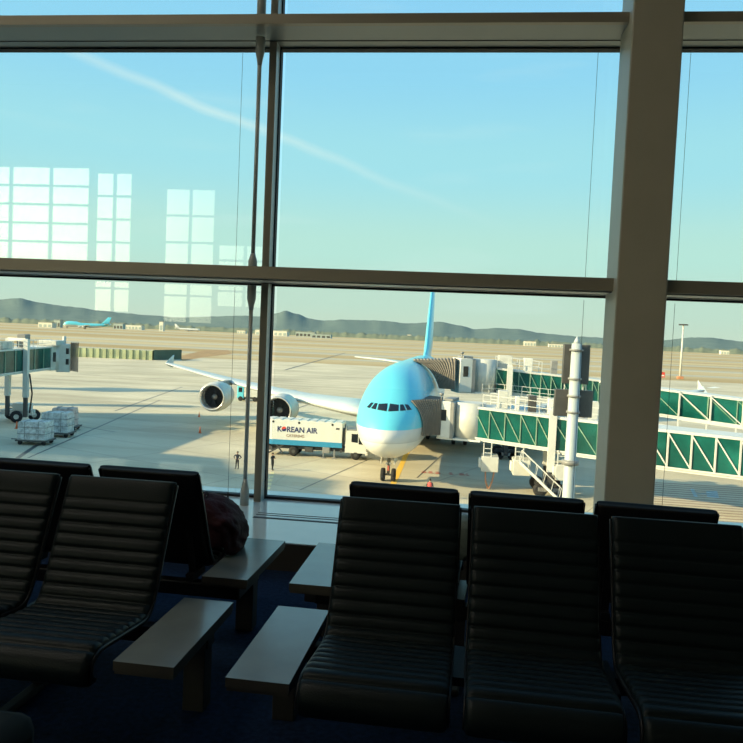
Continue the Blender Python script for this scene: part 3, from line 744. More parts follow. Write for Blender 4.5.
# --- main-deck bridge
br = thing('jet_bridge', 'nearer white boarding bridge with green glass, docked at the lower deck of the airliner', 'jet bridge', (10, 66.5, G), 0, 'boarding bridges')
inv = Matrix.Translation((-10, -66.5, -G))
def settle(root, mtx):
    """children were modelled in world space: bring them under the root"""
    for ch in root.children:
        ch.matrix_parent_inverse = mtx
hm = 2.75
t1 = Tun((2.3, 70.75, -7.50), (9.2, 68.6, -7.82), 2.9, hm-.12); t2 = Tun((9.2, 68.6, -7.92), (16.6, 66.3, -8.2), 3.3, hm); t3 = Tun((16.6, 66.3, -8.3), (46, 57.0, -9.0), 3.7, hm+.1)
section(br, t1, 5); section(br, t2, 4); section(br, t3, 17, outer=True)
cab(br, (-1.15, 71.2, -7.50), math.radians(-14), 4.1, 3.1, 3.15)
bellows(br, -1.15, 68.2, 73.3, -7.55, -4.1, 69.7, 72.75, -7.55, -4.25)
mb = MB(); mb.bar((8.7, 66.9, -4.4), (8.7, 66.9, -9.9), .62, .5); mb.bar((8.7, 70.3, -4.4), (8.7, 70.3, -9.9), .62, .5); mb.bar((8.7, 66.9, -4.5), (8.7, 70.3, -4.5), .5); lg = mb.build('lift_column', M['white'], br)
mb = MB(); mb.bar((8.7, 66.9, -9.8), (8.7, 66.9, -11.4), .42); mb.bar((8.7, 70.3, -9.8), (8.7, 70.3, -11.4), .42); mb.bar((8.7, 66.5, -11.4), (8.7, 70.7, -11.4), .5); mb.build('lift_leg', M['darkgrey'], lg)
for yy in (66.9, 70.3):
    for dx in (-.8, .8):
        mb = MB(); mb.lathe([(-.2, .35), (-.18, .62), (.18, .62), (.2, .35)], (0, 1, 0), (8.7+dx, yy, G+.62), 22); mb.build('wheel', M['black'], lg)
    mb = MB(); mb.box(7.7, 9.7, yy-.2, yy+.2, G+.5, G+.85); mb.build('bogie', M['midgrey'], lg)
# hanging air-conditioning boxes
for x, yb in ((3.5, 69.1), (6.3, 68.2), (9.9, 67.1)):
    mb = MB(); x0 = x-.8
    mb.box(x0, x0+1.55, yb-.6, yb+1.6, -10.55, -9.15, bev=.05); bx = mb.build('air_unit', M['offwhite'], br)
    mb = MB(); mb.box(x0-.25, x0+.02, yb-.5, yb+.5, -10.2, -9.35, bev=.08); mb.build('fan_cowl', M['white'], bx)
    mb = MB()
    for dx in (.15, .85): mb.bar((x0+dx, yb-.5, -9.2), (x0+dx, yb-.5, -7.9), .09)
    for zz in (-8.4, -8.8): mb.bar((x0+.15, yb-.5, zz), (x0+.85, yb-.5, zz), .06)
    mb.build('hanger', M['white'], bx)
mb = MB(); mb.tube([(3.1, 68.7, -10.5), (3.15, 68.6, -11.4), (3.4, 68.5, G+.08)], .07, 8); mb.tube([(3.9, 68.7, -10.5), (3.75, 68.6, -11.4), (3.5, 68.5, G+.08)], .07, 8); mb.build('hose', M['hose'], br)
# service stair
mb = MB()
for yy in (66.1, 67.0):
    mb.bar((6.0, yy+.6, -9.2), (9.4, yy-.3, G+.05), .12, .22); mb.bar((6.2, yy+.6, -8.2), (9.6, yy-.3, G+1.05), .06)
    for k in range(6): p = Vector((6.0, yy+.6, -9.2)).lerp(Vector((9.4, yy-.3, G+.05)), k/5); mb.bar(p, p+Vector((.2, 0, 1)), .05)
for k in range(14):
    f = k/13; mb.bar(Vector((6.0, 66.7, -9.2)).lerp(Vector((9.4, 65.8, G+.1)), f), Vector((6.0, 67.6, -9.2)).lerp(Vector((9.4, 66.7, G+.1)), f), .24, .05)
mb.build('service_stair', M['white'], br)
# roof walkway: rails, cabinets
mb = MB(); rail(mb, [t1.pt(.1, .95, hm+.1), t1.pt(1, .95, hm+.1), t2.pt(.55, .95, hm+.22)], 1.15, .055); rail(mb, [t1.pt(.1, -.95, hm+.1), t2.pt(.55, -.95, hm+.22)], 1.15, .055); mb.build('roof_rail', M['white'], br)
for tt, f, m, w in ((t1, .30, 'offwhite', .9), (t1, .68, 'darkgrey', .7), (t1, .92, 'white', .6), (t2, .18, 'darkgrey', .6), (t2, .40, 'offwhite', .8), (t1, .49, 'white', .4), (t2, .29, 'midgrey', .35)):
    p = tt.pt(f, -.2, tt.h+.22); mb = MB(); mb.box(p.x-w/2, p.x+w/2, p.y-.45, p.y+.45, p.z-.02, p.z+1.55*(.6+w*.5), bev=.04); mb.build('roof_cabinet', M[m], br)
settle(br, inv)

# --- upper-deck bridge
bu = thing('jet_bridge', 'farther white boarding bridge with green glass, docked at the upper deck of the airliner', 'jet bridge', (14, 91, G), 0, 'boarding bridges')
u1 = Tun((4.6, 88.2, -4.25), (9.7, 88.3, -4.65), 2.9, hm-.35); u2 = Tun((9.7, 88.3, -4.65), (16.6, 88.1, -5.15), 3.2, hm-.3); u3 = Tun((16.6, 88.1, -5.3), (60, 74.8, -8.4), 3.5, hm-.22)
section(bu, u1, 4); section(bu, u2, 6); section(bu, u3, 16, outer=False)
cab(bu, (-.05, 86.6, -4.25), math.radians(16), 4.9, 3.4, 3.55)
bellows(bu, -.05, 85.8, 89.0, -4.3, -1.0, 84.9, 88.3, -4.3, -.80)
mb = MB(); mb.bar((6.1, 86.2, -1.4), (6.1, 86.2, -9), .62, .5); mb.bar((6.1, 89.3, -1.4), (6.1, 89.3, -9), .62, .5); mb.bar((6.1, 86.2, -1.5), (6.1, 89.3, -1.5), .5); lg = mb.build('lift_column', M['white'], bu)
mb = MB(); mb.bar((6.1, 86.2, -9), (6.1, 86.2, -11.4), .42); mb.bar((6.1, 89.3, -9), (6.1, 89.3, -11.4), .42); mb.bar((6.1, 85.9, -11.4), (6.1, 89.6, -11.4), .5); mb.build('lift_leg', M['darkgrey'], lg)
for yy in (86.2, 89.3):
    for dx in (-.8, .8):
        mb = MB(); mb.lathe([(-.2, .35), (-.18, .62), (.18, .62), (.2, .35)], (0, 1, 0), (6.1+dx, yy, G+.62), 22); mb.build('wheel', M['black'], lg)
    mb = MB(); mb.box(5.1, 7.1, yy-.2, yy+.2, G+.5, G+.85); mb.build('bogie', M['midgrey'], lg)
mb = MB(); rail(mb, [u1.pt(0, .95, u1.h+.2), u1.pt(1, .95, u1.h+.2)], 1.3, .06); rail(mb, [u1.pt(0, -.95, u1.h+.2), u1.pt(1, -.95, u1.h+.2)], 1.3, .06)
rail(mb, [(3.0, 84.9, -4.6), (4.6, 86.6, -4.6), u2.pt(.7, 1.25, -.1)], 1.1, .06, 1.0)
mb.build('roof_rail', M['white'], bu)
for tt, f, m, w in ((u1, .2, 'offwhite', 1.6), (u1, .72, 'white', 1.0), (u2, .22, 'midgrey', .7), (u2, .62, 'white', 2.0)):
    p = tt.pt(f, 0, tt.h+.22); hh = .7 if w == 2.0 else 1.5; mb = MB(); mb.box(p.x-w/2, p.x+w/2, p.y-.5, p.y+.5, p.z-.02, p.z+hh, bev=.04); mb.build('roof_cabinet', M[m], bu)
# outer truss portal near the pier end
mb = MB(); o = 1.10
for k in (3.0, 4.1, 5.2): mb.bar(u3.pt(k/16, o, -.3), u3.pt(k/16, o, u3.h+.2), .15)
for k in (3.0, 4.1): mb.bar(u3.pt(k/16, o, u3.h), u3.pt((k+1.1)/16, o, 0), .11)
mb.bar(u3.pt(3/16, o, -.25), u3.pt(1, o, -.25), .25); mb.bar(u3.pt(.1, o, -1.25), u3.pt(1, o, -1.25), .3)
[mb.bar(u3.pt(k/16, o, -1.2), u3.pt(k/16, o, -.2), .14) for k in range(2, 16)]
mb.build('portal_truss', M['white'], bu)
mb = MB(); mb.tube([u3.p+(u3.q-u3.p)*.72+Vector((0, 0, -.3)), Vector((*(u3.p+(u3.q-u3.p)*.72)[:2], G))], .6, 16); mb.build('fixed_pier', M['white'], bu)
settle(bu, Matrix.Translation((-14, -91, -G)))

# --- the neighbouring gate's bridge
bl = thing('jet_bridge', 'white and green boarding bridge pulled back at the neighbouring left gate', 'jet bridge', (-57, 92, G), 0, 'boarding bridges')
l1 = Tun((-57.9, 98.6, -5.0), (-57.1, 82.0, -5.35), 2.9, 2.75); l2 = Tun((-57.1, 83.0, -5.45), (-55.7, 55.0, -6.0), 3.4, 2.95)
l1.n = Vector((1, 0, 0)); l2.n = Vector((1, 0, 0))
section(bl, l1, 7, glass='greenglass', truss=False); section(bl, l2, 10, glass='greenglass', truss=False)
mb = MB(); mb.tube([(-57.4, 100.6, -5.4), (-57.4, 100.6, -2.1)], 1.7, 32); mb.box(-59.6, -56.3, 98.2, 100.4, -5.45, -2.1); cb = mb.build('cab', M['offwhite'], bl)
HD = Matrix.Translation((-56.25, 101.5, 0)) @ Matrix.Rotation(math.radians(28), 4, 'Z')
mb = MB(); mb.box(-1.0, .85, -1.75, 1.75, -5.7, -1.7, bev=.1, M4=HD); mb.build('boarding_head', M['offwhite'], cb)
mb = MB()
for k in range(7): mb.box(.9+k*.15, 1.01+k*.15, -1.85-.05*k, 1.85+.05*k, -5.5-.02*k+.03*(k % 2), -1.45-.1*(k % 2), M4=HD)
mb.build('bellows', M['darkgrey'], cb)
for z0 in (-3.1, -4.6): mb = MB(); mb.box(.25, .65, -1.79, -1.72, z0, z0+.8, M4=HD); mb.build('cab_window', M['darkglass'], cb)
mb = MB(); mb.box(-56.31, -56.24, 98.6, 99.3, -4.2, -2.9); mb.build('cab_window', M['darkglass'], cb)
mb = MB(); mb.box(-58.5, -55.8, 98.6, 101.2, -1.95, -1.2, bev=.1); mb.tube([(-56.0, 101, -2), (-56.0, 101, -.6)], .25, 10); mb.build('roof_unit', M['offwhite'], cb)
mb = MB(); rail(mb, [(-56.4, 98.2, -2.05), (-55.8, 84, -2.3)], 1.0, .06); mb.build('roof_rail', M['white'], bl)
mb = MB(); mb.box(-58, -56.8, 92.6, 93.8, -2.1, -.4, bev=.05); mb.build('roof_cabinet', M['midgrey'], bl)
mb = MB(); mb.box(-58.5, -56.0, 86.0, 88.6, -2.2, -1.3, bev=.05); mb.build('roof_cabinet', M['offwhite'], bl)
cN, cF = at(25.5, 400, 97.2), at(7.5, 400, 98.6)
mb = MB()
for c in (cN, cF): mb.bar((c.x, c.y, -1.0), (c.x, c.y, -8.6), .62, .5)
mb.bar((cN.x, cN.y, -1.1), (cF.x, cF.y, -1.1), .4); lg = mb.build('lift_column', M['white'], bl)
mb = MB()
for c in (cN, cF): mb.bar((c.x, c.y, -8.6), (c.x, c.y, -11.2), .42)
mb.build('lift_leg', M['darkgrey'], lg)
w1, w2 = on_ground(16, 422.5), on_ground(34, 420.5); wc = (w1+w2)/2; ad = (w2-w1).normalized(); an = Vector((ad.y, -ad.x, 0))
mb = MB(); mb.bar(w1+Vector((0, 0, .85))-an*.5, w2+Vector((0, 0, .85))-an*.5, .5); mb.bar(wc+Vector((-3.2, -.2, 1.2)), wc+Vector((1.2, 0, 1.3)), .9, .7); mb.box(wc.x-1.5, wc.x+.7, wc.y-.7, wc.y+.7, G+1.5, G+2.5, bev=.1); mb.bar(wc+Vector((-2.4, -.2, 2.2)), wc+Vector((1.3, 0, 1.4)), .3); mb.build('bogie', M['white'], lg)
for p in (w1, w2, w1+Vector((-3.4, 0, 0)), w2+Vector((-3.4, 0, 0))):
    mb = MB(); mb.lathe([(-.25, .4), (-.22, .78), (.22, .78), (.25, .4)], (.55, -.83, 0), (p.x, p.y, G+.78), 24); w = mb.build('wheel', M['black'], lg)
    mb = MB(); mb.lathe([(-.27, .33), (.27, .33)], (.55, -.83, 0), (p.x, p.y, G+.78), 16); mb.build('hub', M['offwhite'], w)
mb = MB(); mb.tube([(cN.x+.5, cN.y, -5.5), (cN.x+.9, cN.y, -8), (cN.x+.6, cN.y, -10.6)], .1, 8); mb.build('cable', M['black'], lg)
settle(bl, Matrix.Translation((57, -92, -G)))

# ------------------------------------------------------------------ docking-guidance mast
pl = thing('sign_mast', 'white round mast carrying two dark sign boxes, seen from behind', 'mast', (6.36, 41, G))
def B(x): return x-5.95
mb = MB(); mb.tube([(0, 0, 0), (0, 0, 4), (0, 0, 13.75)], [.36, .33, .27], 24); mb.tube([(0, 0, 13.75), (0, 0, 13.95), (0, 0, 14.15)], [.2, .12, .02], 12); p0 = mb.build('mast_tube', M['mast'], pl)
mb = MB(); mb.tube([(0, 0, 7.2), (0, 0, 7.45)], .46, 24); mb.tube([(0, 0, 0), (0, 0, .12)], .6, 24); mb.build('flange', M['midgrey'], p0)
for x0, x1, z0, z1, nm in ((-.60, .80, 11.55, 13.70, 0), (-.95, 1.08, 9.75, 11.22, 1)):
    mb = MB(); mb.box(x0, x1, .42, .85, z0, z1, bev=.03); sb = mb.build('sign_box', M['darkgrey'], pl)
    mb = MB()
    for zz in (z0+.3, z1-.3): mb.box(-.30, .30, .20, .43, zz-.06, zz+.06); mb.tube([(0, 0, zz-.05), (0, 0, zz+.05)], .37, 20)
    mb.build('clamp', M['midgrey'], sb)
    mb = MB(); mb.box(x0+.08, x1-.08, .851, .86, z0+.08, z1-.08); mb.build('display_face', M['darkglass'], sb)
mb = MB()
for x in (-.45, .55, .7): mb.bar((x, .6, 11.2), (x, .6, 11.6), .05)
mb.build('bracket', M['white'], pl)

# ------------------------------------------------------------------ catering truck
TX, TY = -20.7, 79.7
tr = thing('catering_truck', 'white and blue catering box truck parked beside the airliner nose', 'truck', (TX, TY, G))
mb = MB(); mb.box(0, 8.7, 0, 2.5, 1.25, 3.95, bev=.03, mi=0); mb.box(-.01, 8.71, -.015, 2.515, 1.22, 1.78, mi=1); bx = mb.build('cargo_box', [M['white'], M['stripeblue']], tr)
mb = MB()
for k in range(9): mb.box(.3+k*.95, .95+k*.95, .06, 2.44, 3.93, 4.02)
mb.build('roof_ribs', M['offwhite'], bx)
mb = MB()
for x in (1.0, 3.9, 7.6): mb.tube([(x, -.02, 3.72), (x, .05, 3.72)], .13, 12)
mb.build('vent', M['black'], bx)
def text(txt, size, loc, m, parent, depth=.006, xs=1.):
    cu = bpy.data.curves.new('lettering', 'FONT'); cu.body = txt; cu.size = size; cu.extrude = depth; cu.offset = size*.022
    ob = bpy.data.objects.new('tmp', cu); COL.objects.link(ob)
    bpy.context.view_layer.update()
    me = bpy.data.meshes.new_from_object(ob.evaluated_get(bpy.context.evaluated_depsgraph_get())); bpy.data.objects.remove(ob)
    me.transform(Matrix.Translation(loc) @ Matrix.Rotation(PI/2, 4, 'X') @ Matrix.Diagonal((xs, 1, 1, 1)))
    me.materials.clear(); me.materials.append(m); o = bpy.data.objects.new('lettering', me); COL.objects.link(o); o.parent = parent
    return o
text('K', .84, (1.45, -.012, 2.66), M['navy'], bx, xs=1.0); text('REAN AIR', .84, (2.52, -.012, 2.66), M['navy'], bx, xs=.94)
mb = MB()
for h0, mi in ((0, 0), (1, 1)):
    pts = [(2.23+.27*math.cos(PI*k/12+PI*h0+.3), 2.96+.27*math.sin(PI*k/12+PI*h0+.3)) for k in range(13)]
    lo = mb.ring([(x, -.016, z) for x, z in pts]); hi = mb.ring([(x, .01, z) for x, z in pts]); mb.loft([lo, hi], mi=mi, smooth=False)
mb.build('round_emblem', [M['red'], M['navy']], bx)
text('CATERING', .42, (2.5, -.012, 2.12), M['brownpaint'], bx, xs=1.0)
mb = MB(); mb.box(8.0, 8.4, -.012, 0, 3.2, 3.4); mb.build('plate', M['darkgrey'], bx)
# cab
mb = MB(); prof = [(9.05, .75), (11.35, .75), (11.45, 1.5), (11.2, 2.9), (10.9, 3.15), (9.15, 3.15)]
lo = mb.ring([(x, .04, z) for x, z in prof]); hi = mb.ring([(x, 2.46, z) for x, z in prof]); mb.loft([lo, hi], smooth=False); cb = mb.build('cab', M['white'], tr)
mb = MB(); 
for q in ([(9.75, 1.95), (10.45, 1.9), (10.45, 2.85), (9.75, 2.85)], [(10.55, 1.75), (11.2, 1.72), (11.03, 2.75), (10.55, 2.82)]):
    lo = mb.ring([(x, .02, z) for x, z in q]); hi = mb.ring([(x, .06, z) for x, z in q]); mb.loft([lo, hi], smooth=False)
mb.build('side_window', M['darkglass'], cb)
mb = MB(); lo = mb.ring([(11.43, .2, 1.72), (11.43, 2.3, 1.72), (11.24, 2.25, 2.78), (11.24, .25, 2.78)]); hi = mb.ring([(11.37, .2, 1.72), (11.37, 2.3, 1.72), (11.18, 2.25, 2.78), (11.18, .25, 2.78)]); mb.loft([lo, hi], smooth=False); mb.build('windscreen', M['darkglass'], cb)
mb = MB(); mb.box(11.3, 11.6, .0, 2.5, .55, .95, bev=.05); mb.build('bumper', M['offwhite'], cb)
mb = MB(); mb.box(11.4, 11.55, -.15, .04, 1.5, 2.2, bev=.02); mb.build('mirror', M['black'], cb)
mb = MB(); mb.box(9.15, 10.9, .3, 2.2, 3.14, 3.30); rail(mb, [(9.2, .3, 3.3), (10.9, .3, 3.3), (10.9, 2.2, 3.3)], .35, .04); mb.build('roof_platform', M['midgrey'], cb)
mb = MB(); mb.box(.2, 10.9, .5, 2.0, .75, 1.2); mb.box(.0, .9, .3, 2.2, .5, 1.0); mb.box(4.6, 5.5, .05, .5, .55, 1.1); mb.bar((.6, .1, .25), (2.2, .1, 1.2), .18); mb.bar((2.2, .1, .25), (1.4, .1, 1.2), .14); mb.bar((8.6, .4, .7), (8.9, .4, 3.4), .25)
mb.bar((8.75, .4, 1), (8.75, 2.1, 3.6), .1); mb.build('chassis', M['darkgrey'], tr)
mb = MB(); mb.box(6.6, 7.4, -.05, .5, .55, 1.2, bev=.05); mb.build('fuel_tank', M['midgrey'], tr)
for x in (6.7, 7.9):
    mb = MB(); mb.bar((x, .05, 1.), (x, .05, .03), .12); mb.box(x-.25, x+.25, -.15, .25, 0, .06); mb.build('stabiliser', M['midgrey'], tr)
for x in (3.35, 10.25):
    for yy in (.22, 2.28):
        mb = MB(); mb.lathe([(-.18, .3), (-.17, .5), (-.08, .54), (.08, .54), (.17, .5), (.18, .3)], (0, 1, 0), (x, yy, .54), 26); w = mb.build('wheel', M['black'], tr)
        mb = MB(); mb.lathe([(-.19, .2), (.19, .2)], (0, 1, 0), (x, yy, .54), 18); mb.build('hub', M['darkgrey'], w)

# ------------------------------------------------------------------ people on the apron
def person(loc, rz, label, pose, top, low, vest=False):
    t = thing('person', label, 'person', loc, rz)
    V = {'pel': (0, 0, .93), 'wst': (0, 0, 1.06), 'che': (0, -.01, 1.28), 'nec': (0, 0, 1.46), 'hdb': (0, -.02, 1.55), 'hdt': (0, -.015, 1.67)}
    R = {'pel': .155, 'wst': .14, 'che': .165, 'nec': .06, 'hdb': .082, 'hdt': .092}
    E = [('pel', 'wst'), ('wst', 'che'), ('che', 'nec'), ('nec', 'hdb'), ('hdb', 'hdt')]
    for sx, nm in ((-1, 'l'), (1, 'r')):
        st = pose['stance']*sx
        V |= {'hip'+nm: (sx*.09, 0, .88), 'kne'+nm: (sx*.11+.0, pose['step']*sx*.5-.03, .50), 'ank'+nm: (sx*(.11+pose['stance']), pose['step']*sx, .09), 'toe'+nm: (sx*(.13+pose['stance']), pose['step']*sx-.17, .05)}
        R |= {'hip'+nm: .105, 'kne'+nm: .068, 'ank'+nm: .052, 'toe'+nm: .045}
        E += [('pel', 'hip'+nm), ('hip'+nm, 'kne'+nm), ('kne'+nm, 'ank'+nm), ('ank'+nm, 'toe'+nm)]
        el, ha = pose['arm'+nm]
        V |= {'sho'+nm: (sx*.19, 0, 1.40), 'elb'+nm: el, 'wri'+nm: ha}
        R |= {'sho'+nm: .075, 'elb'+nm: .048, 'wri'+nm: .034}
        E += [('che', 'sho'+nm), ('sho'+nm, 'elb'+nm), ('elb'+nm, 'wri'+nm)]
        d = (Vector(ha)-Vector(el)).normalized(); sd = d.cross(Vector((0, 1, 0.3))).normalized()
        for f in range(5):
            a = Vector(ha)+d*(.02 if f == 0 else .07)+sd*(-.045 if f == 0 else (f-2.5)*.021); q = a+d*(.05 if f == 0 else (.075, .085, .08, .06)[f-1])+sd*(-.03 if f == 0 else 0)+Vector((0, -.02, 0))
            V |= {'ka%d%s' % (f, nm): tuple(a), 'kb%d%s' % (f, nm): tuple(q)}; R |= {'ka%d%s' % (f, nm): .011, 'kb%d%s' % (f, nm): .008}
            E += [('wri'+nm, 'ka%d%s' % (f, nm)), ('ka%d%s' % (f, nm), 'kb%d%s' % (f, nm))]
    ks = list(V); me = bpy.data.meshes.new('tmp'); me.from_pydata([V[k] for k in ks], [(ks.index(a), ks.index(c)) for a, c in E], [])
    ob = bpy.data.objects.new('tmp', me); COL.objects.link(ob)
    sk = ob.modifiers.new('s', 'SKIN'); ob.modifiers.new('u', 'SUBSURF').levels = 2
    for i, k in enumerate(ks): me.skin_vertices[0].data[i].radius = (R[k], R[k]*(.72 if k in ('pel', 'wst', 'che') else 1)); me.skin_vertices[0].data[i].use_root = (k == 'pel')
    bpy.context.view_layer.update()
    m2 = bpy.data.meshes.new_from_object(ob.evaluated_get(bpy.context.evaluated_depsgraph_get())); bpy.data.objects.remove(ob)
    m2.name = 'body'; m2.materials.clear()
    for m in (M['skin'], top, low, M['black']): m2.materials.append(m)
    hands = [Vector(V['wri'+n]) for n in 'lr']
    for p in m2.polygons:
        p.use_smooth = True; c = p.center
        if c.z > 1.47 or any((c-h).length < .035 or (c-h).dot(h-Vector(V['elb'+n])) > .0 and (c-h).length < .11 for h, n in zip(hands, 'lr')): p.material_index = 0
        elif c.z > .95 or any((c-Vector(V['elb'+n])).length < .2 and abs(c.x) > .2 for n in 'lr'): p.material_index = 1
        elif c.z > .09: p.material_index = 2
        else: p.material_index = 3
    o = bpy.data.objects.new('body', m2); COL.objects.link(o); o.parent = t
    mb = MB(); bm = mb.bm; bmesh.ops.create_icosphere(bm, subdivisions=3, radius=1)
    for v in bm.verts:
        n = v.co.copy(); v.co = Vector((n.x*.102, n.y*.112+.006, n.z*.10+1.665))
        if n.z < -.1: v.co.y = max(v.co.y, .01)
        if n.y < -.5 and n.z < .45: v.co.y = -.06
    for f in bm.faces: f.smooth = True
    mb.build('hair', M['hair'], t)
    mb = MB(); mb.tube([(0, -.10, 1.625), (0, -.128, 1.60), (0, -.10, 1.592)], [.010, .017, .012], 8); mb.build('nose', M['skin'], t)
    for sx in (-1, 1):
        mb = MB(); mb.tube([(sx*.035, -.098, 1.632), (sx*.035, -.108, 1.632)], [.012, .006], 8); mb.build('eye', M['black'], t)
        mb = MB(); mb.tube([(sx*.092, 0, 1.64), (sx*.105, .005, 1.62), (sx*.094, 0, 1.59)], [.01, .02, .01], 8); mb.build('ear', M['skin'], t)
    mb = MB(); mb.tube([(-.025, -.100, 1.555), (0, -.106, 1.553), (.025, -.100, 1.555)], .005, 6); mb.build('mouth', M['redpaint'], t)
    if vest:
        mb = MB(); rings = [mb.ring([(w*math.cos(2*PI*k/24), .72*w*math.sin(2*PI*k/24), z) for k in range(24)]) for z, w in ((.98, .20), (1.2, .205), (1.38, .21), (1.45, .13))]
        mb.loft(rings, caps=False); mb.build('vest', M['vest'], t)
    return t
mL = person((-20.85, 70.4, G), math.radians(-10), 'person in dark uniform with hands on hips, left of the tension rod', {'stance': .03, 'step': 0, 'arml': ((-.42, .03, 1.18), (-.21, -.08, 1.04)), 'armr': ((.42, .03, 1.18), (.21, -.08, 1.04))}, M['cloth_navy'], M['cloth_black'])
mR = person((-17.45, 70.9, G), math.radians(60), 'person in dark clothes standing with hands raised to chest, near the truck', {'stance': .0, 'step': .10, 'arml': ((-.27, -.03, 1.14), (-.10, -.28, 1.22)), 'armr': ((.27, -.03, 1.14), (.10, -.28, 1.25))}, M['cloth_black'], M['cloth_black'])
m3 = person((-1.75, 62.8, G), math.radians(170), 'person in red vest by the nose wheel, mostly hidden behind seat tops', {'stance': .02, 'step': .05, 'arml': ((-.27, .0, 1.14), (-.26, -.12, .92)), 'armr': ((.27, .0, 1.14), (.26, -.12, .92))}, M['cloth_navy'], M['cloth_black'], True)

# ------------------------------------------------------------------ ground clutter
def dolly(x, y, rz, label):
    t = thing('cargo_dolly', label, 'dolly', (x, y, G), rz, 'cargo dollies on the left apron')
    mb = MB(); mb.box(-1.75, 1.75, -1.25, 1.25, .40, .55); mb.box(-2.7, -1.7, -.06, .06, .40, .48); mb.build('deck', M['darkgrey'], t)
    for sx in (-1.3, 1.3):
        for sy in (-.95, .95):
            mb = MB(); mb.lathe([(-.1, .15), (-.09, .24), (.09, .24), (.1, .15)], (0, 1, 0), (sx, sy, .24), 14); mb.bar((sx, sy, .3), (sx, sy, .42), .1); mb.build('wheel', M['black'], t)
    return t
def container(x, y, rz, w, d, h, m, label):
    t = thing('cargo_container', label, 'container', (x, y, G+.552), rz, 'wrapped cargo on the dollies')
    bm = bmesh.new(); bmesh.ops.create_cube(bm, size=1); bmesh.ops.subdivide_edges(bm, edges=bm.edges, cuts=9, use_grid_fill=True)
    for v in bm.verts:
        c = v.co; k = .93+.07*(1-max(0, c.z)*1.2); n = noise.noise(c*5+Vector((x, y, 0)))*.05 if c.z > -.45 else 0
        v.co = Vector((c.x*w*k+n, c.y*d*k+n, (c.z+.5)*h+(n if c.z > -.45 else 0)))
    mb = MB(); mb.bm.free(); mb.bm = bm; mb.build('load', m, t)
    mb = MB()
    for zz in (.35, .7): 
        for a, c in (((-1, -1), (1, -1)), ((1, -1), (1, 1)), ((1, 1), (-1, 1)), ((-1, 1), (-1, -1))): mb.bar((a[0]*w*.515, a[1]*d*.515, h*zz), (c[0]*w*.515, c[1]*d*.515, h*zz), .05, .05)
    for sx in (-.25, .25): mb.bar((sx*w, -d*.505, .02), (sx*w, -d*.49, h*1.02), .05); mb.bar((sx*w, -d*.49, h*1.03), (sx*w, d*.49, h*1.03), .05)
    mb.build('net_straps', M['midgrey'], t)
    mb = MB(); mb.box(-w*.52, w*.52, -d*.52, d*.52, 0, .06); mb.build('pallet', M['silver'], t)
    return t
for x, y, rz, w, d, h, m, lab, lab2 in ((-46.0, 77.4, .12, 3.0, 2.3, 2.0, M['wrap'], 'low dark dolly under the nearest wrapped cargo pallet', 'nearest of the three wrapped cargo pallets, with red and white load'),
                                  (-46.8, 83.4, .15, 3.0, 2.3, 2.35, M['wrap'], 'low dark dolly under the middle wrapped cargo pallet', 'middle wrapped cargo pallet, pale plastic over tall load'),
                                  (-48.9, 88.8, .2, 2.6, 2.2, 2.25, M['wrap2'], 'low dark dolly under the farthest cargo pallet', 'farthest cargo pallet with pinkish grey load')):
    dolly(x, y, rz, lab); container(x, y, rz, w, d, h, m, lab2)
def cone(x, y, h, label, grp):
    t = thing('traffic_cone', label, 'cone', (x, y, G), 0, grp)
    mb = MB(); mb.box(-.22*h, .22*h, -.22*h, .22*h, 0, .05*h); mb.build('base', M['orange'], t)
    mb = MB(); mb.tube([(0, 0, .05*h), (0, 0, h)], [.17*h, .03*h], 14); mb.build('cone_body', M['orange'], t)
for (x, y), lab in (((-54.4, 87.2), 'leftmost of three orange cones near the left bridge wheels'), ((-53.6, 88.7), 'middle of three orange cones near the left bridge wheels'), ((-53.3, 92.7), 'rightmost of three orange cones near the left bridge wheels')):
    cone(x, y, .95, lab, 'orange cones by the left bridge')
cone(-38.6, 109.3, .8, 'orange cone standing directly under the outboard engine', 'orange cones by the engine'); cone(-32.6, 92.8, .85, 'orange cone in front of the outboard engine', 'orange cones by the engine')
tg = thing('service_truck', 'blue and white service truck behind the two engines', 'truck', (-38.2, 137, G))
MB().box(-2.9, -1.6, 0, 2.2, .5, 3.1, bev=.1).build('cab', M['kblue'], tg)
mb = MB(); mb.box(-2.6, -1.9, -.02, .05, 1.7, 2.6); mb.build('cab_window', M['darkglass'], tg)
MB().box(-1.5, 4.6, 0, 2.3, .8, 2.7, bev=.06).build('cargo_box', M['offwhite'], tg)
mb = MB(); mb.box(-1.5, 4.6, .2, 2.1, .45, .8); mb.build('chassis', M['darkgrey'], tg)
for x in (-2.2, .6, 3.6):
    for yy in (.1, 2.1): mb = MB(); mb.lathe([(-.15, .45), (.15, .45)], (0, 1, 0), (x, yy, .45), 16); mb.build('wheel', M['black'], tg)

# green barrier wall at the apron edge
A, Bq, Cq = on_ground(60, 356.2), on_ground(153, 360), on_ground(181, 359.2)
fw = thing('blast_barrier', 'low green barrier wall at the edge of the concrete, left of the wingtip', 'fence', (A.x, A.y, G))
def fence_run(p, q, h, m, nm, parent, n):
    mb = MB(); p, q = Vector(p)-Vector(A), Vector(q)-Vector(A); mb.bar((p.x, p.y, h/2), (q.x, q.y, h/2), .5, h); o = mb.build(nm, m, parent)
    mb = MB()
    for k in range(n+1): r = p.lerp(q, k/n); mb.bar((r.x, r.y-.3, 0), (r.x, r.y-.3, h), .3)
    mb.build('post', M['fence_dark'] if n > 6 else M['fence'], o)
fence_run(A, Bq, 3.6, M['fence'], 'panel_run', fw, 14); fence_run(Bq, Cq, 3.9, M['fence_dark'], 'end_panel', fw, 4)

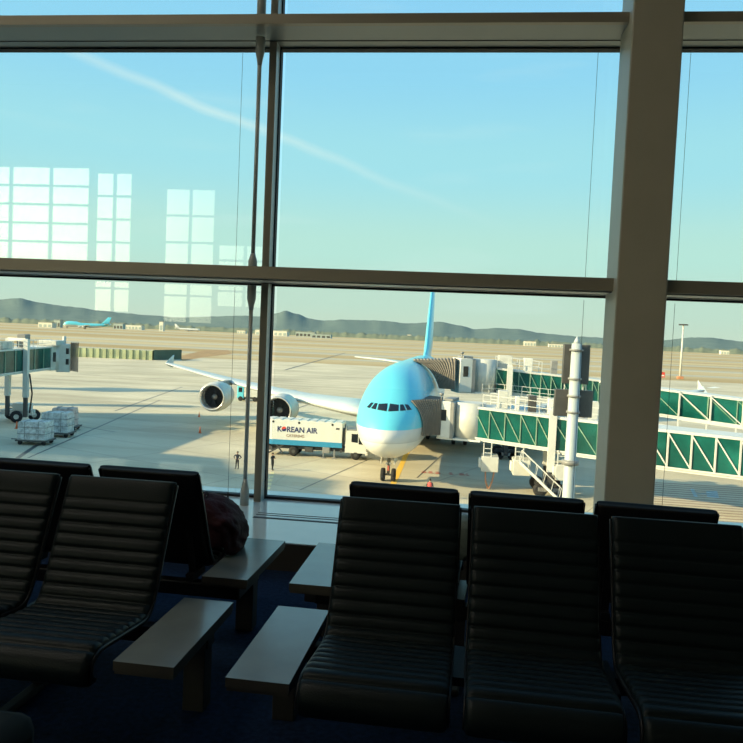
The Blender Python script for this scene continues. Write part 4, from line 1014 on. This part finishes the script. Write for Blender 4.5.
# far mast lamp
p = on_ground(680, 379)
lm = thing('floodlight_mast', 'tall slender floodlight mast on the far apron, right of the column', 'lamp post', (p.x, p.y, G))
MB().tube([(0, 0, 0), (0, 0, 23.5)], [.55, .28], 12).build('pole', M['offwhite'], lm)
mb = MB(); mb.tube([(0, 0, 23.4), (0, 0, 23.8)], 1.1, 14); mb.build('ring', M['midgrey'], lm)
for k in range(6):
    a = PI*k/3; mb = MB(); mb.box(1.35*math.cos(a)-.55, 1.35*math.cos(a)+.55, 1.35*math.sin(a)-.4, 1.35*math.sin(a)+.4, 23.2, 23.75, bev=.05); mb.build('lamp_head', M['darkgrey'], lm)
MB().box(-1.2, 1.2, -1, 1, 0, 1.2, bev=.1).build('base', M['hose'], lm)
# red marker board near it
q = on_ground(662, 378); t = thing('marker_board', 'small red and white marker board left of the floodlight mast', 'sign', (q.x, q.y, G))
MB().box(-1.1, 1.1, -.1, .1, .3, 2.6).build('board', M['red'], t); MB().box(-.8, .8, -.12, -.101, .8, 1.4).build('stripe', M['white'], t)
mb = MB(); mb.bar((-.8, 0, 0), (-.8, 0, .4), .15); mb.bar((.8, 0, 0), (.8, 0, .4), .15); mb.build('foot', M['midgrey'], t)

# ------------------------------------------------------------------ far airliners and buildings
def jumbo(px, py, length, rz, label, hump=True, blue=True, depth=None):
    p = on_ground(px, py); t = thing('distant_airliner', label, 'airplane', (p.x, p.y, G), rz); k = length/70
    top, low = (M['kblue'], M['white']) if blue else (M['white'], M['white'])
    mb = MB(); rings = []
    for s, zt, zb, w in ((0, 5.6, 5.0, .1), (2, 8.6, 3.2, 2), (5, 10.4 if hump else 8.4, 2.6, 3), (9, 11 if hump else 8.8, 2.4, 3.25), (20, 10.8 if hump else 8.8, 2.4, 3.25), (26, 8.9, 2.4, 3.25), (48, 8.9, 2.4, 3.25), (58, 8.8, 4, 2.5), (68, 8.6, 7, .8), (70, 8.4, 7.8, .2)):
        rings.append(mb.ring([(s*k, w*k*math.cos(2*PI*j/24), ((zt+zb)/2+(zt-zb)/2*math.sin(2*PI*j/24))*k) for j in range(24)]))
    mb.loft(rings)
    for f in mb.bm.faces: f.material_index = 0 if f.calc_center_median().z > 5.2*k else 1
    mb.build('fuselage', [top, low], t)
    mb = MB(); rings = [mb.ring([((x0+q[0])*k, q[1]*k, z*k) for q in foil(c, .08)]) for x0, c, z in ((55, 14, 8.2), (58.5, 9.5, 11), (66, 5, 19.3))]; mb.loft(rings); mb.build('tail_fin', top, t)
    for sy in (-1, 1):
        mb = MB(); rings = [mb.ring([((x0+q[0])*k, sy*y*k, (z+q[1])*k) for q in foil(c, .1)]) for y, x0, c, z in ((2, 21, 15, 3.6), (12, 29, 9, 4.6), (31, 44, 4, 6.4))]; mb.loft(rings); mb.build('wing', M['wing'], t)
        mb = MB(); rings = [mb.ring([((x0+q[0])*k, sy*y*k, (z+q[1])*k) for q in foil(c, .1)]) for y, x0, c, z in ((1, 60, 8, 8), (11, 66.5, 3, 9))]; mb.loft(rings); mb.build('tailplane', M['wing'], t)
        for yy, xx in ((11.5, 25), (21, 33)):
            mb = MB(); mb.lathe([(0, 1.2*k), (.4*k, 1.4*k), (3*k, 1.3*k), (5*k, .7*k)], (1, 0, 0), (xx*k, sy*yy*k, 2.9*k), 16); mb.build('engine', M['offwhite'], t)
    mb = MB()
    for x, y in ((6, 0), (32, 4), (32, -4)): mb.bar((x*k, y*k, 0), (x*k, y*k, 3.2*k), 1.2*k)
    mb.build('landing_gear', M['darkgrey'], t)
    return t
jumbo(63, 328, 84, math.radians(14), 'far blue and white jumbo jet parked in front of the hills, left')
jumbo(200, 332, 62, math.radians(180+8), 'far small white airliner parked right of the jumbo jet', hump=False, blue=False)

def building(px, py, w, d, h, m, label, roof=None, bays=5):
    p = on_ground(px, py); t = thing('airfield_building', label, 'building', (p.x, p.y, G), 0)
    MB().box(-w/2, w/2, 0, d, 0, h).build('walls', m, t)
    mb = MB(); mb.box(-w/2-.6, w/2+.6, -.6, d+.6, h, h+max(.6, h*.06)); mb.build('roof', roof or M['midgrey'], t)
    for k in range(bays):
        x = -w/2+w*(k+.5)/bays; o = MB().box(x-w/bays*.33, x+w/bays*.33, -.15, .05, h*.08, h*.62).build('bay_door', M['hangar_grey'] if m is M['hangar'] else M['darkgrey'], t)
    return t
building(45, 327.5, 26, 14, 9, M['hangar'], 'small pale building at the nose of the far jumbo jet', bays=3)
building(57, 327.5, 12, 10, 14, M['hangar_grey'], 'narrow grey block behind the far jumbo jet', bays=2)
building(133, 329.5, 40, 18, 10, M['hangar'], 'pale low building between the two far airliners', M['hangar_grey'])
building(118, 329, 22, 14, 12, M['hangar_grey'], 'grey low building right of the far jumbo tail', bays=3)
building(161, 331, 9, 9, 20, M['hangar'], 'pale slim tower left of the far white airliner', bays=1)
building(241, 333.5, 22, 16, 8, M['hangar'], 'small pale shed left of the window mullion', bays=3)
building(271, 335.5, 74, 24, 11, M['hangar'], 'long pale hangar right of the window mullion', M['offwhite'], 7)
building(305, 336.5, 48, 24, 11, M['hangar_grey'], 'grey hangar right of the long pale hangar', bays=5)
building(321, 338, 42, 20, 8, M['hangar_grey'], 'lower grey annex beside the grey hangar', bays=4)
building(409, 339.5, 14, 10, 16, M['hangar'], 'pale small house below the hills above the airliner', bays=2)
building(530, 346, 30, 16, 12, M['hangar'], 'pale building at the foot of the hills, left of the mast', bays=4)
building(556, 347.3, 36, 16, 8, M['hangar'], 'low pale building just left of the sign mast', bays=5)
building(725, 354.5, 20, 14, 10, M['hangar'], 'pale building at the foot of the hills, far right', bays=3)

# the terminal this lounge is part of, and an added unseen block on the left, shaped to shade the apron
mb = MB(); mb.box(-18.3, 40, -40, 6.5, G, -.12)
mb.box(-18.3, 40, -40, -10.3, -.12, 1.2)
struct('terminal_base_wall', mb, M['terminal'])
SUN_AZ, SUN_EL = math.radians(23), math.radians(20.5)      # azimuth behind -X
hT = 27.
dx, dy = hT/math.tan(SUN_EL)*math.cos(SUN_AZ), hT/math.tan(SUN_EL)*math.sin(SUN_AZ)
shade = [on_ground(*p) for p in ((341, 481), (276, 473.5), (240, 474), (226, 459), (205, 457), (150, 452), (130, 430), (165, 427), (201, 420), (200, 414), (150, 417), (80, 432), (0, 437))]
poly = [(p.x-dx, p.y-dy) for p in shade]
xl = poly[-1][0]-60
poly = poly+[(xl, poly[-1][1]-10), (xl, poly[0][1]-55), (poly[0][0], poly[0][1]-55)]
mb = MB(); mb.prism(poly, G, G+hT); struct('shade_pier_wall', mb, M['terminal'])

# two unseen slim towers added to cast long shadow bands across the left apron
for tx, ty, hh, wd, cap in ((-164, 106, 45, 3.4, 38), (-146, 80, 41, 2.6, None)):
    mb = MB(); mb.box(tx-wd/2, tx+wd/2, ty-wd/2, ty+wd/2, G, G+hh)
    if cap: mb.tube([(tx, ty, G+cap-3), (tx, ty, G+cap), (tx, ty, G+cap+3)], [2.5, 5.5, 2.5], 16)
    struct('shade_tower_wall', mb, M['terminal'])

# ------------------------------------------------------------------ sky, sun
w = bpy.data.worlds.new('sky'); S.world = w; w.use_nodes = True
nt = w.node_tree; nt.nodes.clear()
N_ = nt.nodes.new; Lk = nt.links.new
out = N_('ShaderNodeOutputWorld'); bg = N_('ShaderNodeBackground'); Lk(bg.outputs[0], out.inputs[0])
tc = N_('ShaderNodeTexCoord'); nrm = N_('ShaderNodeVectorMath'); nrm.operation = 'NORMALIZE'; Lk(tc.outputs['Generated'], nrm.inputs[0])
sep = N_('ShaderNodeSeparateXYZ'); Lk(nrm.outputs[0], sep.inputs[0])
ramp = N_('ShaderNodeValToRGB'); ramp.color_ramp.interpolation = 'EASE'
el = ramp.color_ramp.elements
el[0].position = 0; el[0].color = lin(200, 219, 200); el[1].position = 1.; el[1].color = lin(95, 165, 225)
for pos, c in ((.045, lin(194, 222, 206)), (.11, lin(186, 229, 219)), (.22, lin(164, 224, 236)), (.34, lin(147, 213, 243)), (.45, lin(140, 205, 246)), (.62, lin(122, 190, 240))):
    e = el.new(pos); e.color = c
Lk(sep.outputs['Z'], ramp.inputs[0])
def vmath(op, a, b=None):
    n = N_('ShaderNodeVectorMath'); n.operation = op
    for i, v in enumerate((a, b)):
        if v is None: continue
        if hasattr(v, 'links') or hasattr(v, 'is_output'): Lk(v, n.inputs[i])
        else: n.inputs[i].default_value = v
    return n
def fmath(op, a, b=None, c=None, clamp=False):
    n = N_('ShaderNodeMath'); n.operation = op; n.use_clamp = clamp
    for i, v in enumerate((a, b, c)):
        if v is None: continue
        if hasattr(v, 'is_output'): Lk(v, n.inputs[i])
        else: n.inputs[i].default_value = v
    return n.outputs[0]
# thin contrail and wisps
d1 = px_dir(80, 56).normalized(); d2 = px_dir(380, 178).normalized(); nv = d1.cross(d2).normalized(); along = (d2-d1*d1.dot(d2)).normalized()
nz = N_('ShaderNodeTexNoise'); nz.inputs['Scale'].default_value = 14; nz.inputs['Detail'].default_value = 6; Lk(nrm.outputs[0], nz.inputs['Vector'])
da = vmath('DOT_PRODUCT', nrm.outputs[0], tuple(nv)).outputs['Value']
da = fmath('ADD', da, fmath('MULTIPLY', fmath('SUBTRACT', nz.outputs['Fac'], .5), .012))
tt = vmath('DOT_PRODUCT', nrm.outputs[0], tuple(along)).outputs['Value']
core = fmath('SUBTRACT', 1., fmath('DIVIDE', fmath('ABSOLUTE', da), .0085), clamp=True)
fade = fmath('MULTIPLY', fmath('SUBTRACT', 1., fmath('DIVIDE', fmath('ABSOLUTE', fmath('SUBTRACT', tt, .16)), .38), clamp=True), 1.)
front = fmath('GREATER_THAN', vmath('DOT_PRODUCT', nrm.outputs[0], tuple(FW)).outputs['Value'], .3)
trail = fmath('MULTIPLY', fmath('MULTIPLY', core, fade), fmath('MULTIPLY', front, .55))
mpc = N_('ShaderNodeMapping'); mpc.inputs['Scale'].default_value = (2.2, 2.2, 16); mpc.inputs['Rotation'].default_value = (.10, -.12, 0); Lk(nrm.outputs[0], mpc.inputs['Vector'])
n3 = N_('ShaderNodeTexNoise'); n3.inputs['Scale'].default_value = 1.6; n3.inputs['Detail'].default_value = 7; Lk(mpc.outputs[0], n3.inputs['Vector'])
wisp = fmath('MULTIPLY', fmath('SUBTRACT', n3.outputs['Fac'], .56, clamp=True), .9)
tot = fmath('ADD', trail, wisp, clamp=True)
mx = N_('ShaderNodeMix'); mx.data_type = 'RGBA'; Lk(tot, mx.inputs[0]); Lk(ramp.outputs['Color'], mx.inputs[6]); mx.inputs[7].default_value = lin(226, 244, 240)
# bright haze around the sun
sd = Vector((-math.cos(SUN_AZ)*math.cos(SUN_EL), -math.sin(SUN_AZ)*math.cos(SUN_EL), math.sin(SUN_EL)))
ds = fmath('MAXIMUM', vmath('DOT_PRODUCT', nrm.outputs[0], tuple(sd)).outputs['Value'], 0.)
glow = fmath('MULTIPLY', fmath('POWER', ds, 6.), 1.6)
# a bright patch added to the unseen landside sky, for the glass to reflect
patch_dir = px_dir(5, 235).normalized(); patch_dir.y *= -1; hz = Vector((patch_dir.y, -patch_dir.x, 0)).normalized()
ua = fmath('DIVIDE', vmath('DOT_PRODUCT', nrm.outputs[0], tuple(hz)).outputs['Value'], .25)
va = fmath('DIVIDE', fmath('SUBTRACT', sep.outputs['Z'], .10), .17)
g2 = fmath('EXPONENT', fmath('MULTIPLY', fmath('ADD', fmath('MULTIPLY', ua, ua), fmath('MULTIPLY', va, va)), -1.))
back = fmath('LESS_THAN', sep.outputs['Y'], 0.)
glow = fmath('ADD', glow, fmath('MULTIPLY', fmath('MULTIPLY', g2, back), 4.4))
gc = N_('ShaderNodeMix'); gc.data_type = 'RGBA'; gc.blend_type = 'ADD'; gc.clamp_factor = False
Lk(glow, gc.inputs[0]); Lk(mx.outputs[2], gc.inputs[6]); gc.inputs[7].default_value = (1., .84, .50, 1)
Lk(gc.outputs[2], bg.inputs['Color']); bg.inputs['Strength'].default_value = 1.20

L = bpy.data.lights.new('sun', 'SUN'); L.energy = 11.0; L.color = (1, .80, .47); L.angle = math.radians(.6)
lo = bpy.data.objects.new('sun', L); COL.objects.link(lo); lo.rotation_euler = (-sd).to_track_quat('-Z', 'Y').to_euler()

# ------------------------------------------------------------------ camera
cam = bpy.data.cameras.new('camera'); co = bpy.data.objects.new('camera', cam); COL.objects.link(co)
cam.sensor_fit = 'HORIZONTAL'; cam.sensor_width = 36; cam.lens = 744/743*36
cam.clip_start = .05; cam.clip_end = 12000
R3 = Matrix((RT, UP, -FW)).transposed(); co.matrix_world = Matrix.Translation(EYE) @ R3.to_4x4()
S.camera = co
S.view_settings.view_transform = 'Standard'; S.view_settings.look = 'None'; S.view_settings.gamma = 1; S.view_settings.use_curve_mapping = False
S.view_settings.exposure = 0
S.cycles.use_denoising = True
S.cycles.max_bounces = 8; S.cycles.diffuse_bounces = 4; S.cycles.glossy_bounces = 4; S.cycles.transparent_max_bounces = 24
S.cycles.sample_clamp_indirect = 6; S.cycles.caustics_reflective = False; S.cycles.caustics_refractive = False
